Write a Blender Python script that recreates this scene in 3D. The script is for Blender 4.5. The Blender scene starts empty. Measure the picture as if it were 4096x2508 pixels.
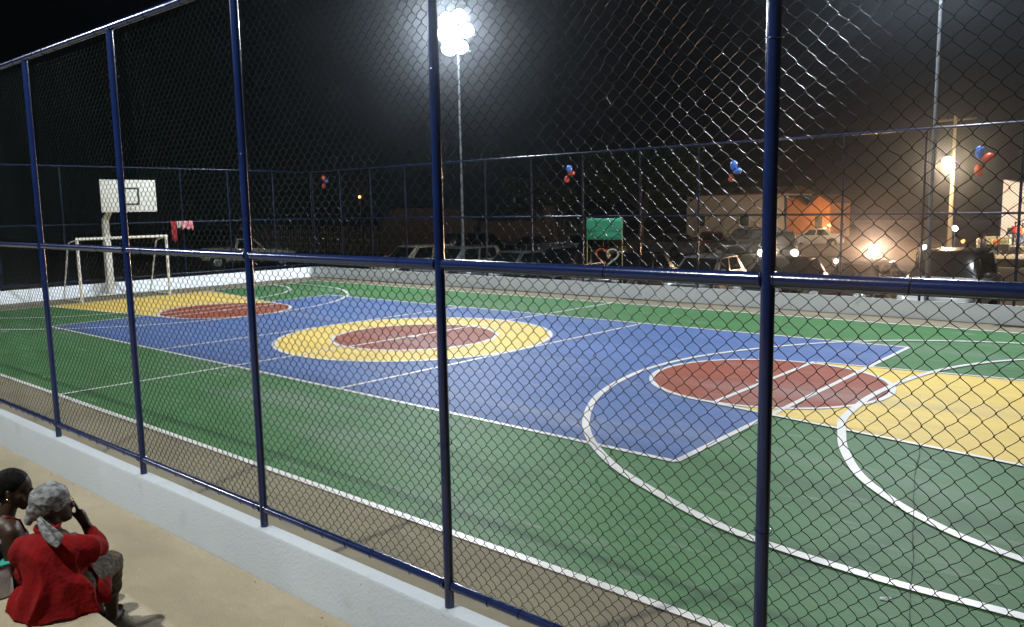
import bpy, bmesh, math, random
import numpy as np
from mathutils import Vector, Matrix, noise
random.seed(7); rng = np.random.default_rng(7)
PI = math.pi
sc = bpy.context.scene
col = sc.collection

# ------------------------------------------------------------ camera, world, exposure
cd = bpy.data.cameras.new('camera'); cam = bpy.data.objects.new('camera', cd); col.objects.link(cam)
cam.location = (13.3698, -12.0779, 2.7884)
cam.rotation_euler = (math.radians(82.5894), math.radians(1.0043), math.radians(41.0236))
cd.sensor_fit = 'HORIZONTAL'; cd.sensor_width = 36; cd.lens = 28.6268
cd.clip_start = 0.05; cd.clip_end = 900
sc.camera = cam
w = bpy.data.worlds.new('World'); sc.world = w; w.use_nodes = True
bg = w.node_tree.nodes['Background']; bg.inputs[0].default_value = (0.01, 0.013, 0.03, 1); bg.inputs[1].default_value = 0.03
sc.view_settings.view_transform = 'Standard'; sc.view_settings.look = 'None'
sc.view_settings.exposure = 0.0; sc.view_settings.gamma = 1
try:
    sc.cycles.max_bounces = 6; sc.cycles.volume_bounces = 0; sc.cycles.sample_clamp_indirect = 4
    sc.cycles.use_denoising = True
except Exception: pass

TOWER_W = 7000
def lamp(name, kind, loc, energy, color, size=0.3, aim=None, parent=None, angle=None, blend=0.5):
    l = bpy.data.lights.new(name, kind); l.energy = energy; l.color = color
    if kind == 'AREA': l.shape = 'SQUARE'; l.size = size
    else: l.shadow_soft_size = size
    if kind == 'SPOT': l.spot_size = angle; l.spot_blend = blend
    o = bpy.data.objects.new(name, l); col.objects.link(o); o.location = loc
    if aim is not None:
        o.rotation_euler = (Vector(aim) - Vector(loc)).to_track_quat('-Z', 'Y').to_euler()
    if parent: 
        o.parent = parent; o.location = Vector(loc) - parent.location
    return o

# ------------------------------------------------------------ materials
_m = {}
def M(name, c, rough=0.6, metal=0.0, c2=None, nscale=6.0, nmix=1.0, bump=0.0, bscale=40.0, spec=0.5, coat=0.0,
      stretch=None, emit=None, estr=0.0, dirt=None, detail=6.0, contrast=(0.35, 0.65)):
    if name in _m: return _m[name]
    m = bpy.data.materials.new(name); m.use_nodes = True; nt = m.node_tree; N = nt.nodes; Lk = nt.links
    b = N['Principled BSDF']
    b.inputs['Base Color'].default_value = (*c, 1); b.inputs['Roughness'].default_value = rough
    b.inputs['Metallic'].default_value = metal; b.inputs['Specular IOR Level'].default_value = spec
    b.inputs['Coat Weight'].default_value = coat; b.inputs['Coat Roughness'].default_value = 0.08
    tc = N.new('ShaderNodeTexCoord'); mp = N.new('ShaderNodeMapping'); Lk.new(tc.outputs['Object'], mp.inputs[0])
    if stretch: mp.inputs['Scale'].default_value = stretch
    last = None
    def noise_ramp(scale, lo, hi, det=detail):
        n = N.new('ShaderNodeTexNoise'); n.inputs['Scale'].default_value = scale; n.inputs['Detail'].default_value = det
        Lk.new(mp.outputs[0], n.inputs['Vector'])
        r = N.new('ShaderNodeMapRange'); r.inputs['From Min'].default_value = lo; r.inputs['From Max'].default_value = hi
        Lk.new(n.outputs['Fac'], r.inputs['Value']); return r.outputs[0]
    if c2 is not None:
        mx = N.new('ShaderNodeMix'); mx.data_type = 'RGBA'; mx.inputs[6].default_value = (*c, 1); mx.inputs[7].default_value = (*c2, 1)
        f = noise_ramp(nscale, *contrast)
        mu = N.new('ShaderNodeMath'); mu.operation = 'MULTIPLY'; mu.inputs[1].default_value = nmix; Lk.new(f, mu.inputs[0])
        Lk.new(mu.outputs[0], mx.inputs[0]); last = mx.outputs[2]
    if dirt:   # list of (scale, lo, hi, colour, amount)
        for (s, lo, hi, dc, am) in dirt:
            mx = N.new('ShaderNodeMix'); mx.data_type = 'RGBA'
            if last is not None: Lk.new(last, mx.inputs[6])
            else: mx.inputs[6].default_value = (*c, 1)
            mx.inputs[7].default_value = (*dc, 1)
            f = noise_ramp(s, lo, hi); mu = N.new('ShaderNodeMath'); mu.operation = 'MULTIPLY'; mu.inputs[1].default_value = am; mu.use_clamp = True
            cl = N.new('ShaderNodeClamp'); Lk.new(f, cl.inputs[0]); Lk.new(cl.outputs[0], mu.inputs[0]); Lk.new(mu.outputs[0], mx.inputs[0]); last = mx.outputs[2]
    if last is not None: Lk.new(last, b.inputs['Base Color'])
    if bump > 0:
        n = N.new('ShaderNodeTexNoise'); n.inputs['Scale'].default_value = bscale; n.inputs['Detail'].default_value = 5
        Lk.new(tc.outputs['Object'], n.inputs['Vector'])
        bp = N.new('ShaderNodeBump'); bp.inputs['Strength'].default_value = bump; bp.inputs['Distance'].default_value = 0.02
        Lk.new(n.outputs['Fac'], bp.inputs['Height']); Lk.new(bp.outputs[0], b.inputs['Normal'])
    if emit: b.inputs['Emission Color'].default_value = (*emit, 1); b.inputs['Emission Strength'].default_value = estr
    _m[name] = m; return m

def paint(name, c, rough=0.62):
    d = tuple(x * 0.78 for x in c); l = tuple(min(1, x * 1.25 + 0.03) for x in c)
    return M(name, c, rough, c2=d, nscale=0.9, nmix=0.55, bump=0.12, bscale=26, stretch=(0.35, 1.6, 1), spec=0.2,
             dirt=[(0.45, 0.54, 0.70, tuple(0.60 * x + 0.13 for x in c), 0.8), (3.2, 0.58, 0.70, tuple(0.6 * x + 0.12 for x in c), 0.6), (7.0, 0.60, 0.72, l, 0.25), (13.0, 0.64, 0.72, tuple(x * 0.45 for x in c), 0.35), (1.7, 0.66, 0.72, tuple(0.5*x + 0.20 for x in c), 0.8), (1.1, 0.55, 0.75, tuple(x * 0.55 for x in c), 0.55)])
m_green = paint('green court paint', (0.074, 0.190, 0.072))
m_blue = paint('blue court paint', (0.098, 0.165, 0.375))
m_yell = paint('yellow court paint', (0.86, 0.62, 0.16))
m_red = paint('red court paint', (0.31, 0.075, 0.042))
m_line = M('white line paint', (0.78, 0.76, 0.74), 0.45, c2=(0.62, 0.60, 0.58), nscale=3, nmix=0.7, dirt=[(9, 0.62, 0.75, (0.4, 0.4, 0.36), 0.5)])
m_conc = M('concrete slab', (0.235, 0.205, 0.135), 0.85, c2=(0.185, 0.16, 0.105), nscale=1.2, bump=0.25, bscale=60, stretch=(0.5, 1.4, 1),
           dirt=[(3.5, 0.58, 0.75, (0.12, 0.10, 0.08), 0.5), (18, 0.6, 0.75, (0.33, 0.30, 0.25), 0.35)])
m_walk = M('sandy cement', (0.40, 0.345, 0.245), 0.85, c2=(0.31, 0.265, 0.185), nscale=1.6, bump=0.35, bscale=55, stretch=(0.6, 1.2, 1),
           dirt=[(5, 0.58, 0.78, (0.28, 0.22, 0.14), 0.4), (22, 0.62, 0.75, (0.52, 0.46, 0.34), 0.35), (60, 0.68, 0.74, (0.12, 0.10, 0.07), 0.6), (1.3, 0.6, 0.7, (0.30, 0.25, 0.17), 0.4)])
m_wall = M('pale blue wall paint', (0.43, 0.47, 0.50), 0.7, c2=(0.41, 0.45, 0.50), nscale=2.2, nmix=0.6, bump=0.3, bscale=45,
           dirt=[(4, 0.60, 0.75, (0.26, 0.28, 0.29), 0.3), (16, 0.66, 0.74, (0.16, 0.16, 0.16), 0.4), (1.1, 0.55, 0.8, (0.60, 0.66, 0.70), 0.5)])
m_post = M('blue pipe paint', (0.006, 0.015, 0.068), 0.18, c2=(0.008, 0.019, 0.085), nscale=5, bump=0.06, bscale=70, dirt=[(28, 0.70, 0.74, (0.10, 0.05, 0.03), 0.8)], spec=0.6, coat=0.3)
m_wire = M('green coated wire', (0.0015, 0.007, 0.006), 0.32, c2=(0.001, 0.004, 0.004), nscale=4, spec=0.055)
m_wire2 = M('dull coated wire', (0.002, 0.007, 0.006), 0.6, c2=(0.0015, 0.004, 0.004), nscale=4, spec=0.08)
m_post_shade = M('shade-darkened blue pipe paint', (0.0035, 0.009, 0.042), 0.3, c2=(0.005, 0.012, 0.05), nscale=5, spec=0.35)  # same blue paint, darkened so the far fences carry their night shade
m_tie = M('dark tie wire', (0.01, 0.012, 0.02), 0.4)
m_dirt = M('packed dirt', (0.105, 0.078, 0.050), 0.9, c2=(0.070, 0.052, 0.034), nscale=0.35, bump=0.6, bscale=5,
           dirt=[(2.0, 0.55, 0.75, (0.15, 0.12, 0.08), 0.5), (0.9, 0.6, 0.75, (0.03, 0.045, 0.02), 0.7)])
m_white = M('white gloss paint', (0.72, 0.70, 0.66), 0.35, c2=(0.60, 0.57, 0.52), nscale=6, nmix=0.6)
m_board = M('white board paint', (0.60, 0.59, 0.54), 0.5, c2=(0.66, 0.65, 0.60), nscale=3, nmix=0.6)
m_black = M('black paint', (0.012, 0.012, 0.013), 0.5)
m_rubber = M('tyre rubber', (0.015, 0.015, 0.015), 0.85)
m_glass = M('dark car glass', (0.006, 0.008, 0.008), 0.06, spec=0.8)
m_chrome = M('wheel metal', (0.35, 0.35, 0.36), 0.35, 0.8)
m_plastic = M('dark plastic', (0.02, 0.02, 0.022), 0.5)
m_headglass = M('headlamp glass', (0.55, 0.56, 0.58), 0.12, 0.4, spec=0.8)
m_tail = M('tail lamp red', (0.30, 0.012, 0.008), 0.2, spec=0.7)
m_galv = M('galvanised steel', (0.14, 0.15, 0.17), 0.5, 0.3, c2=(0.10, 0.11, 0.13), nscale=8)
m_flood = M('floodlight glass', (1, 1, 1), 0.4, emit=(0.86, 0.93, 1.0), estr=45)
m_warm = M('street lamp glass', (1, 1, 1), 0.4, emit=(1.0, 0.76, 0.50), estr=150)
m_head = M('lit headlamp', (1, 1, 1), 0.3, emit=(1.0, 0.86, 0.68), estr=160)
m_headw = M('lit white headlamp', (1, 1, 1), 0.3, emit=(1.0, 0.93, 0.95), estr=30)
m_orange = M('small orange bulb', (1, 0.5, 0.2), 0.3, emit=(1.0, 0.33, 0.08), estr=9)

# ------------------------------------------------------------ mesh builder
class MB:
    def __init__(s): s.v = []; s.f = []
    def add(s, vs, fs):
        o = len(s.v); s.v += [tuple(p) for p in vs]; s.f += [tuple(i + o for i in f) for f in fs]; return s
    def box(s, a, b):
        x0, y0, z0 = a; x1, y1, z1 = b
        return s.add([(x0,y0,z0),(x1,y0,z0),(x1,y1,z0),(x0,y1,z0),(x0,y0,z1),(x1,y0,z1),(x1,y1,z1),(x0,y1,z1)],
                     [(0,3,2,1),(4,5,6,7),(0,1,5,4),(1,2,6,5),(2,3,7,6),(3,0,4,7)])
    def obox(s, c, size, rz=0, rx=0):
        m = Matrix.Translation(c) @ Matrix.Rotation(rz, 4, 'Z') @ Matrix.Rotation(rx, 4, 'X'); h = [k / 2 for k in size]
        t = MB().box((-h[0], -h[1], -h[2]), h); return s.add([m @ Vector(p) for p in t.v], t.f)
    def cyl(s, p0, p1, r0, r1=None, n=16, cap=True):
        r1 = r0 if r1 is None else r1
        p0 = Vector(p0); p1 = Vector(p1); d = (p1 - p0).normalized()
        a = d.orthogonal().normalized(); b = d.cross(a)
        vs = []
        for p, r in ((p0, r0), (p1, r1)):
            for i in range(n):
                t = 2 * PI * i / n; vs.append(p + a * math.cos(t) * r + b * math.sin(t) * r)
        fs = [(i, (i + 1) % n, n + (i + 1) % n, n + i) for i in range(n)]
        if cap: fs += [tuple(range(n))[::-1], tuple(range(n, 2 * n))]
        return s.add(vs, fs)
    def loft(s, rings, cap=True):
        n = len(rings[0]); vs = [p for r in rings for p in r]; fs = []
        for k in range(len(rings) - 1):
            for i in range(n): fs.append((k*n+i, k*n+(i+1) % n, (k+1)*n+(i+1) % n, (k+1)*n+i))
        if cap: fs += [tuple(range(n))[::-1], tuple(range((len(rings)-1)*n, len(rings)*n))]
        return s.add(vs, fs)
    def ball(s, c, r, n=16, m=10, rot=None):
        r = (r, r, r) if not hasattr(r, '__len__') else r; rings = []
        for j in range(m + 1):
            t = -PI/2 + PI * (j + 0.02 if j == 0 else j - 0.02 if j == m else j) / m; ring = []
            for i in range(n):
                u = 2 * PI * i / n; p = Vector((math.cos(t)*math.cos(u)*r[0], math.cos(t)*math.sin(u)*r[1], math.sin(t)*r[2]))
                if rot: p = rot @ p
                ring.append(Vector(c) + p)
            rings.append(ring)
        return s.loft(rings)
    def capsule(s, p0, r0, p1, r1, n=14):
        p0 = Vector(p0); p1 = Vector(p1); d = (p1 - p0); L = max(d.length, 1e-5); d = d / L
        a = d.orthogonal().normalized(); b = d.cross(a); rings = []
        for k in range(5):
            t = -PI/2*0.98 + (PI/2*0.98) * k / 4; rings.append((p0 + d * math.sin(t) * r0, math.cos(t) * r0))
        for k in range(5):
            t = (PI/2*0.98) * k / 4; rings.append((p1 + d * math.sin(t) * r1, math.cos(t) * r1))
        return s.loft([[c + a*math.cos(2*PI*i/n)*r + b*math.sin(2*PI*i/n)*r for i in range(n)] for c, r in rings])
    def tube(s, path, r, n=8, closed=False):
        P = [Vector(p) for p in path]; rings = []; K = len(P); up = None
        for i, p in enumerate(P):
            d = (P[(i+1) % K] - P[i-1]) if closed else (P[min(i+1, K-1)] - P[max(i-1, 0)])
            d.normalize()
            if up is None: up = d.orthogonal().normalized()
            up = (up - d * up.dot(d)).normalized(); b = d.cross(up)
            rr = r[i] if hasattr(r, '__len__') else r
            rings.append([p + up*math.cos(2*PI*j/n)*rr + b*math.sin(2*PI*j/n)*rr for j in range(n)])
        if closed: rings.append(rings[0])
        return s.loft(rings, cap=not closed)
    def build(s, name, mat, parent=None, smooth=False, bevel=0, loc=None, angle=True):
        me = bpy.data.meshes.new(name); me.from_pydata(s.v, [], s.f)
        me.materials.append(mat)
        if smooth: me.shade_smooth()
        o = bpy.data.objects.new(name, me); col.objects.link(o)
        if parent: o.parent = parent
        if loc: o.location = loc
        if bevel:
            b = o.modifiers.new('bevel', 'BEVEL'); b.width = bevel; b.segments = 3; b.limit_method = 'ANGLE'; b.angle_limit = math.radians(35)
            if not smooth: me.shade_smooth()
        if smooth and angle:
            try: me.set_sharp_from_angle(angle=math.radians(45))
            except Exception: pass
        return o
def tag(o, label=None, cat=None, group=None, kind=None):
    if label: o['label'] = label
    if cat: o['category'] = cat
    if group: o['group'] = group
    if kind: o['kind'] = kind
    return o
def thing(name, label, cat, loc=(0,0,0), rz=0, group=None):
    o = bpy.data.objects.new(name, None); col.objects.link(o); o.location = loc; o.rotation_euler = (0, 0, rz)
    return tag(o, label, cat, group)
def np_mesh(name, V, F, mat, parent=None, smooth=True):
    me = bpy.data.meshes.new(name); V = np.asarray(V, np.float32); F = np.asarray(F, np.int32)
    me.vertices.add(len(V)); me.vertices.foreach_set('co', V.ravel())
    me.loops.add(F.size); me.loops.foreach_set('vertex_index', F.ravel())
    me.polygons.add(len(F)); me.polygons.foreach_set('loop_start', np.arange(len(F), dtype=np.int32) * F.shape[1])
    me.update(calc_edges=True); me.materials.append(mat)
    if smooth: me.shade_smooth()
    o = bpy.data.objects.new(name, me); col.objects.link(o)
    if parent: o.parent = parent
    return o
def copy_tree(o, parent=None):
    c = o.copy(); col.objects.link(c); c.parent = parent
    for ch in list(o.children): copy_tree(ch, c)
    return c

LOT = -0.35
# ------------------------------------------------------------ ground and court
g = MB(); n = 110
xs = np.linspace(-130, 90, n); ys = np.linspace(-60, 130, n)
def gz(x, y):
    inside = (-17.0 < x < 17.5 and -14 < y < 9.9)
    sm = lambda t: (lambda u: u*u*(3-2*u))(min(1, max(0, t)))
    return LOT - 0.12 if inside else LOT - 1.25*sm((y-28)/22)*sm((x+9)/12) + 0.05 * noise.noise(Vector((x*0.12, y*0.12, 0)))
vs = [(x, y, gz(x, y)) for y in ys for x in xs]
g.add(vs, [(j*n+i, j*n+i+1, (j+1)*n+i+1, (j+1)*n+i) for j in range(n-1) for i in range(n-1)])
tag(g.build('ground', m_dirt, smooth=True, angle=False), kind='structure')

def sheet(name, pts, z, mat, parent=None):
    return MB().add([(x, y, z) for x, y in pts], [tuple(range(len(pts)))]).build(name, mat, parent)
court = MB().box((-15.97, -8.81, -0.45), (15.97, 8.73, 0.0)).build('court_floor', m_conc); tag(court, kind='structure')
NL, FL = -7.36, 7.47
sheet('green_paint', [(-13.93, NL+0.02), (14.05, NL), (14.05, FL+0.03), (-14.14, FL-0.08)], 0.002, m_green, court)
B = [(-8.90, -4.38), (9.03, -4.44), (8.98, 4.44), (-9.02, 4.27)]
sheet('blue_paint', B, 0.004, m_blue, court)
def disc(cx, cy, r, k=96): return [(cx + r*math.cos(2*PI*i/k), cy + r*math.sin(2*PI*i/k)) for i in range(k)]
C0 = (0.03, -0.09)
sheet('yellow_ring_paint', disc(*C0, 3.0), 0.006, m_yell, court)
KL = [(-13.95, -2.70), (-8.15, -1.80), (-8.15, 1.84), (-14.03, 2.76)]
KR = [(14.05, -2.66), (14.05, 2.74), (8.15, 1.98), (8.15, -1.80)]
sheet('yellow_key_paint', KL, 0.006, m_yell, court)
sheet('yellow_key_paint', KR, 0.006, m_yell, court)
FTL, FTR = (-8.13, 0.02), (8.10, 0.05)
for k, c in enumerate((C0, FTL, FTR)): sheet('red_circle_paint', disc(*c, 1.80), 0.008, m_red, court)
_z = [0.0095]
def line(pts, wd=0.08, closed=False, name='white_line'):
    _z[0] += 0.0003; z = _z[0]; P = [Vector(p) for p in pts]; K = len(P); Lh, Rh = [], []
    for i, p in enumerate(P):
        d = (P[(i+1) % K] - P[i-1]) if closed else (P[min(i+1, K-1)] - P[max(i-1, 0)])
        d.normalize(); nn = Vector((-d.y, d.x)) * wd / 2; Lh.append(p + nn); Rh.append(p - nn)
    vs = [(q.x, q.y, z) for q in Lh + Rh]; fs = [(i, K+i, K+(i+1) % K, (i+1) % K) for i in range(K if closed else K-1)]
    fs = [f[::-1] for f in fs]
    o = MB().add(vs, fs).build(name, m_line, court)
    return o
def seg(a, b, k=8): return [(a[0] + (b[0]-a[0])*t/k, a[1] + (b[1]-a[1])*t/k) for t in range(k+1)]
line(seg((-13.95, NL), (14.05, NL)), 0.085); line(seg((-14.2, FL-0.08), (14.05, FL+0.04)), 0.08)
line(seg((-13.93, NL), (-14.2, FL-0.08)), 0.08); line(seg((14.05, NL), (14.05, FL)), 0.08)
for a, b in ((0, 1), (1, 2), (2, 3), (3, 0)): line(seg(B[a], B[b]), 0.08)
line(seg((-0.21, NL), (0.18, FL-0.02), 20), 0.08)
line(seg((-3.04, -4.43), (-2.85, 4.28)), 0.08); line(seg((3.02, -4.43), (3.12, 4.39)), 0.08)
line(disc(*C0, 3.0), 0.09, True); line(disc(*C0, 1.8), 0.09, True)
line(disc(*FTL, 1.8), 0.085, True); line(disc(*FTR, 1.8), 0.085, True)
line(seg((FTL[0], -1.8), (FTL[0], 1.85)), 0.08); line(seg((FTR[0], -1.8), (FTR[0], 1.98)), 0.08)
line(seg(KL[0], KL[1]), 0.07); line(seg(KL[3], KL[2]), 0.07); line(seg(KR[0], KR[3]), 0.07); line(seg(KR[1], KR[2]), 0.07)
def arc(cx, cy, rx, ry, a0, a1, k=60): return [(cx + rx*math.cos(math.radians(a0+(a1-a0)*i/k)), cy + ry*math.sin(math.radians(a0+(a1-a0)*i/k))) for i in range(k+1)]
def spline(P, k=6):
    o = []; Q = [P[0]] + list(P) + [P[-1]]
    for i in range(1, len(Q)-2):
        for t in np.linspace(0, 1, k, endpoint=False):
            p0, p1, p2, p3 = (np.array(q) for q in Q[i-1:i+3])
            o.append(tuple(0.5*((2*p1) + (-p0+p2)*t + (2*p0-5*p1+4*p2-p3)*t*t + (-p0+3*p1-3*p2+p3)*t**3)))
    return o + [tuple(P[-1])]
line(spline([(14.0, -5.95), (12.54, -5.98), (11.49, -5.99), (10.42, -5.85), (9.47, -5.47), (8.45, -4.88), (7.5, -3.98), (6.75, -2.80), (6.35, -1.75), (6.12, -0.6), (6.10, 0.3), (6.22, 1.2), (6.48, 2.05), (6.85, 2.9), (7.5, 4.0),
      (8.34, 4.92), (9.25, 5.55), (10.61, 6.09), (12.2, 6.28), (14.0, 6.3)]), 0.10)
line([(-14.1, 6.10)] + arc(-12.5, -0.06, 6.2, 6.15, 90, -90, 70) + [(-13.95, -6.2)], 0.10)
line(spline([(14.05, 5.3), (12.6, 5.1), (11.7, 4.8), (10.9, 4.25), (10.33, 3.35), (9.98, 2.36), (9.78, 1.2), (9.71, 0.0), (9.76, -0.9), (9.85, -1.65), (10.05, -2.25), (10.3, -2.9), (10.72, -3.68), (11.16, -4.2), (11.6, -4.58), (12.04, -4.84), (12.7, -5.05), (14.0, -5.15)]), 0.10)
line(arc(-14.1, 1.45, 3.95, 3.9, 90, 0, 30) + arc(-14.0, -1.25, 3.95, 3.95, 0, -90, 30), 0.10)
for x, y in ((0.05, -0.14), (8.05, 0.0), (-8.1, 0.0)): 
    _z[0] += 0.0003; sheet('centre_spot', disc(x, y, 0.11, 24), _z[0], m_line, court)

m_dark_line = M('dark hairline and cable shadow tint', (0.02, 0.035, 0.022), 0.9)  # one tint for hairline cracks and painted cable shadows
def dark_line(a, b, wd, wob, sd):
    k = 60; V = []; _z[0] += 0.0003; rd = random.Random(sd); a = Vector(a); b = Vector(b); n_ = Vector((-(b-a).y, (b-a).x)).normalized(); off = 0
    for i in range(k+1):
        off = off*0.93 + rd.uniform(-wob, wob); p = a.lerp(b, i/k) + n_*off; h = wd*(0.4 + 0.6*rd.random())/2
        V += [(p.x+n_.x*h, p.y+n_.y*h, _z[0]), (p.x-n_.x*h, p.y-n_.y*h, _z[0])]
    MB().add(V, [(2*i, 2*i+1, 2*i+3, 2*i+2) for i in range(k)]).build('crack_cable_shadow', m_dark_line, court)
dark_line((9.4, -6.1), (12.6, -5.55), 0.007, 0.004, 1); dark_line((12.0, -6.6), (10.9, -2.2), 0.008, 0.006, 2); dark_line((4.0, -5.0), (8.8, -6.2), 0.006, 0.006, 3)  # first two strips are overhead cable shadows painted as dark lines
dark_line((-2.0, -6.5), (3.5, -5.6), 0.006, 0.01, 4); dark_line((1.5, -3.8), (6.5, -1.0), 0.006, 0.01, 5); dark_line((-1.0, 5.0), (5.0, 5.9), 0.008, 0.01, 6)
# walkway and concrete steps on the spectators' side
wk = MB().box((-16, -10.268, -0.45), (16, -8.945, 0.035)).build('walkway', m_walk); tag(wk, kind='structure')
st = MB().box((-16, -11.25, -0.45), (16, -10.272, 0.45)).box((-16, -12.2, -0.45), (16, -11.252, 0.87)).box((-16, -13.6, -0.45), (16, -12.202, 1.25))
tag(st.build('concrete_steps', m_walk, bevel=0.012), 'long sandy concrete bench steps facing the court wall', 'steps')

V = []; F = []; m = 0
for i in range(700):
    x = rng.uniform(0, 11); e = rng.random(); y = -8.965 - abs(rng.normal(0, 0.05)) if e < 0.45 else rng.uniform(-10.2, -8.97); r = rng.uniform(0.0015, 0.0045) * (2 if rng.random() < 0.06 else 1)
    p = rng.normal(size=(6, 3)); q = np.array([(1,0,0),(0,1,0),(-1,0,0),(0,-1,0),(0,0,1),(0,0,-1)])*r*np.array([1.3, 1, 0.7]) + p*r*0.15
    V += [(x+a[0], y+a[1], 0.0355+a[2]+r*0.3) for a in q]; F += [(m+a, m+b, m+4) for a, b in ((0,1),(1,2),(2,3),(3,0))] + [(m+b, m+a, m+5) for a, b in ((0,1),(1,2),(2,3),(3,0))]; m += 6
tag(np_mesh('gravel', V, F, M('grit', (0.20, 0.17, 0.13), 0.9, c2=(0.36, 0.32, 0.26), nscale=9), smooth=False), 'loose grit scattered on the sandy walkway', 'gravel', kind='stuff')

# ------------------------------------------------------------ low walls
m_wall2 = M('bluish white wall paint', (0.86, 0.91, 0.97), 0.7, c2=(0.80, 0.86, 0.94), nscale=1.5, nmix=0.6, bump=0.2, dirt=[(5, 0.64, 0.75, (0.35, 0.37, 0.38), 0.35)])
def wall(name, a, b, label, mat=None):
    mb = MB(); (x0, y0), (x1, y1) = a, b
    longx = abs(x1-x0) > abs(y1-y0); L = (x1-x0) if longx else (y1-y0); k = int(abs(L) / 0.5); rings = []
    for i in range(k+1):
        t = i / k
        j = lambda s: 0.006 * noise.noise(Vector((t*L*0.9, s*7.1, 0)))
        if longx:
            x = x0 + L*t; rings.append([(x, y0+2.2*j(1), -0.44), (x, y1+j(2), -0.44), (x, y1+j(3), 0.405+j(4)), (x, y1-0.012, 0.42+j(4)), (x, y0+0.012, 0.42+j(5)), (x, y0+j(6), 0.405+j(5))])
        else:
            y = y0 + L*t; rings.append([(x1+j(1), y, -0.44), (x0+j(2), y, -0.44), (x0+j(3), y, 0.405+j(4)), (x0+0.012, y, 0.42+j(4)), (x1-0.012, y, 0.42+j(5)), (x1+j(6), y, 0.405+j(5))])
    mb.loft(rings)
    o = mb.build(name, mat or m_wall, smooth=True); tag(o, label, 'wall')
    return o
wall('low_wall', (-16.1, -8.94), (16.1, -8.802), 'pale blue low wall under the near blue fence beside the walkway')
wall('low_wall', (-16.1, 8.735), (16.1, 8.90), 'bluish white low wall under the far fence before the parked cars', m_wall2)
wall('low_wall', (-16.14, -8.80), (-15.975, 8.733), 'bluish white low wall behind the goal at the court end', m_wall2)

# ------------------------------------------------------------ fences
Z0, ZM, ZT, ZB = 0.42, 2.476, 4.385, 0.555
def chain_near(x0, x1, y, z0, z1, p=0.04, r=0.0019, sub=4):
    """interlocked zigzag wires; every wire is one swept tube"""
    h = 0.04; A = p/2; nw = int(round((x1-x0)/p)); nh = int(round((z1-z0)/h)); K = nh*sub+1
    t = np.arange(K) / sub; j = np.floor(t).astype(int); j[-1] = nh-1; u = t - j
    base = 0.62*(1 - 2*u) + 0.38*np.cos(PI*u)
    sgn = np.where(j % 2 == 0, 1.0, -1.0)
    wave = base*sgn; dep = np.sin(PI*u)*sgn
    V = []; ang = np.arange(4) * PI/2 + PI/4
    ca, sa = np.cos(ang)*r, np.sin(ang)*r
    rowj = rng.normal(0, 0.0019, (nh+2, nw+2)); rowz = rng.normal(0, 0.0020, (nh+2, nw+2))
    colz = np.cumsum(rng.normal(0, 0.0005, nw+2)); colz -= np.linspace(0, colz[-1], nw+2)
    for i in range(nw):
        ph = 1 if i % 2 == 0 else -1
        kn_col = np.where(((np.arange(nh+1) % 2 == 0) == (ph == 1)), i+1, i)
        kj = rowj[np.arange(nh+1), kn_col]; kz = rowz[np.arange(nh+1), kn_col]
        jx = kj[j]*(1-u) + kj[np.minimum(j+1, nh)]*u; jz = kz[j]*(1-u) + kz[np.minimum(j+1, nh)]*u
        cx = x0 + p*(i+0.5); X = cx + ph*wave*(A+0.0022) + jx
        Zc = z0 + t*h + jz + colz[i]; bul = 0.010*np.sin(Zc*1.7 + cx*1.3) + 0.006*np.sin(cx*5.1 + Zc*2.3); Zc = Zc - 0.010*np.abs(np.sin(cx*PI/2))*(t/nh)
        if abs(cx-11.12) < 0.021: X = X + 0.011*np.sin(Zc*21) + 0.006*np.sin(Zc*57+1)
        Y = y + 0.0088*dep*ph + bul
        P = np.stack([X, Y, Zc], 1); d = np.gradient(P, axis=0); d /= np.linalg.norm(d, axis=1)[:, None]
        a = np.cross(d, np.array([0, 1.0, 0])); a /= np.linalg.norm(a, axis=1)[:, None]; b = np.cross(d, a)
        V.append((P[:, None, :] + a[:, None, :]*ca[None, :, None] + b[:, None, :]*sa[None, :, None]).reshape(-1, 3))
    V = np.concatenate(V)
    k = np.arange(K-1)[:, None]*4; q = np.arange(4)[None, :]
    f = np.stack([k+q, k+(q+1) % 4, k+4+(q+1) % 4, k+4+q], -1).reshape(-1, 4)
    F = (f[None] + (np.arange(nw)*K*4)[:, None, None]).reshape(-1, 4)
    return V, F
def chain_far(L, H, p=0.08, r=0.0019):
    """straight crossed strands on a u,z sheet; returns u,depth,z vertices"""
    V = []; F = []; m = 0
    for s, dep in ((1, 0.003), (-1, -0.003)):
        c = -H
        while c < L + H:
            # u = c + s*z
            z0, z1 = 0.0, H
            u0, u1 = c + s*z0, c + s*z1
            lo, hi = 0.0, L
            if s == 1: z0 = max(0, lo-c); z1 = min(H, hi-c)
            else: z0 = max(0, c-hi); z1 = min(H, c-lo)
            if z1 - z0 > 0.05:
                a = np.array([c+s*z0, dep, z0]); b = np.array([c+s*z1, dep, z1])
                n1 = np.array([-s*0.7071, 0, 0.7071])*r; n2 = np.array([0, 1.0, 0])*r
                for q in (a, b): V += [q-n1, q-n2, q+n1, q+n2]
                F += [[m+i, m+(i+1) % 4, m+4+(i+1) % 4, m+4+i] for i in range(4)]; m += 8
            c += p
    return np.array(V), np.array(F)
def pipe(p0, p1, r, name, parent, joints=()):
    mb = MB().cyl(p0, p1, r, n=20)
    return mb.build(name, m_post, parent, smooth=True)
def tie_ring(mb, c, axis, r, wr=0.0022):
    a = Vector(axis).normalized(); o1 = a.orthogonal().normalized(); o2 = a.cross(o1); c = Vector(c)
    tw = a * 0.006
    mb.tube([c + (o1*math.cos(t)+o2*math.sin(t))*r + tw*math.sin(t) for t in np.linspace(0, 2*PI, 15)[:-1]], wr, 5, closed=True)

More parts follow.
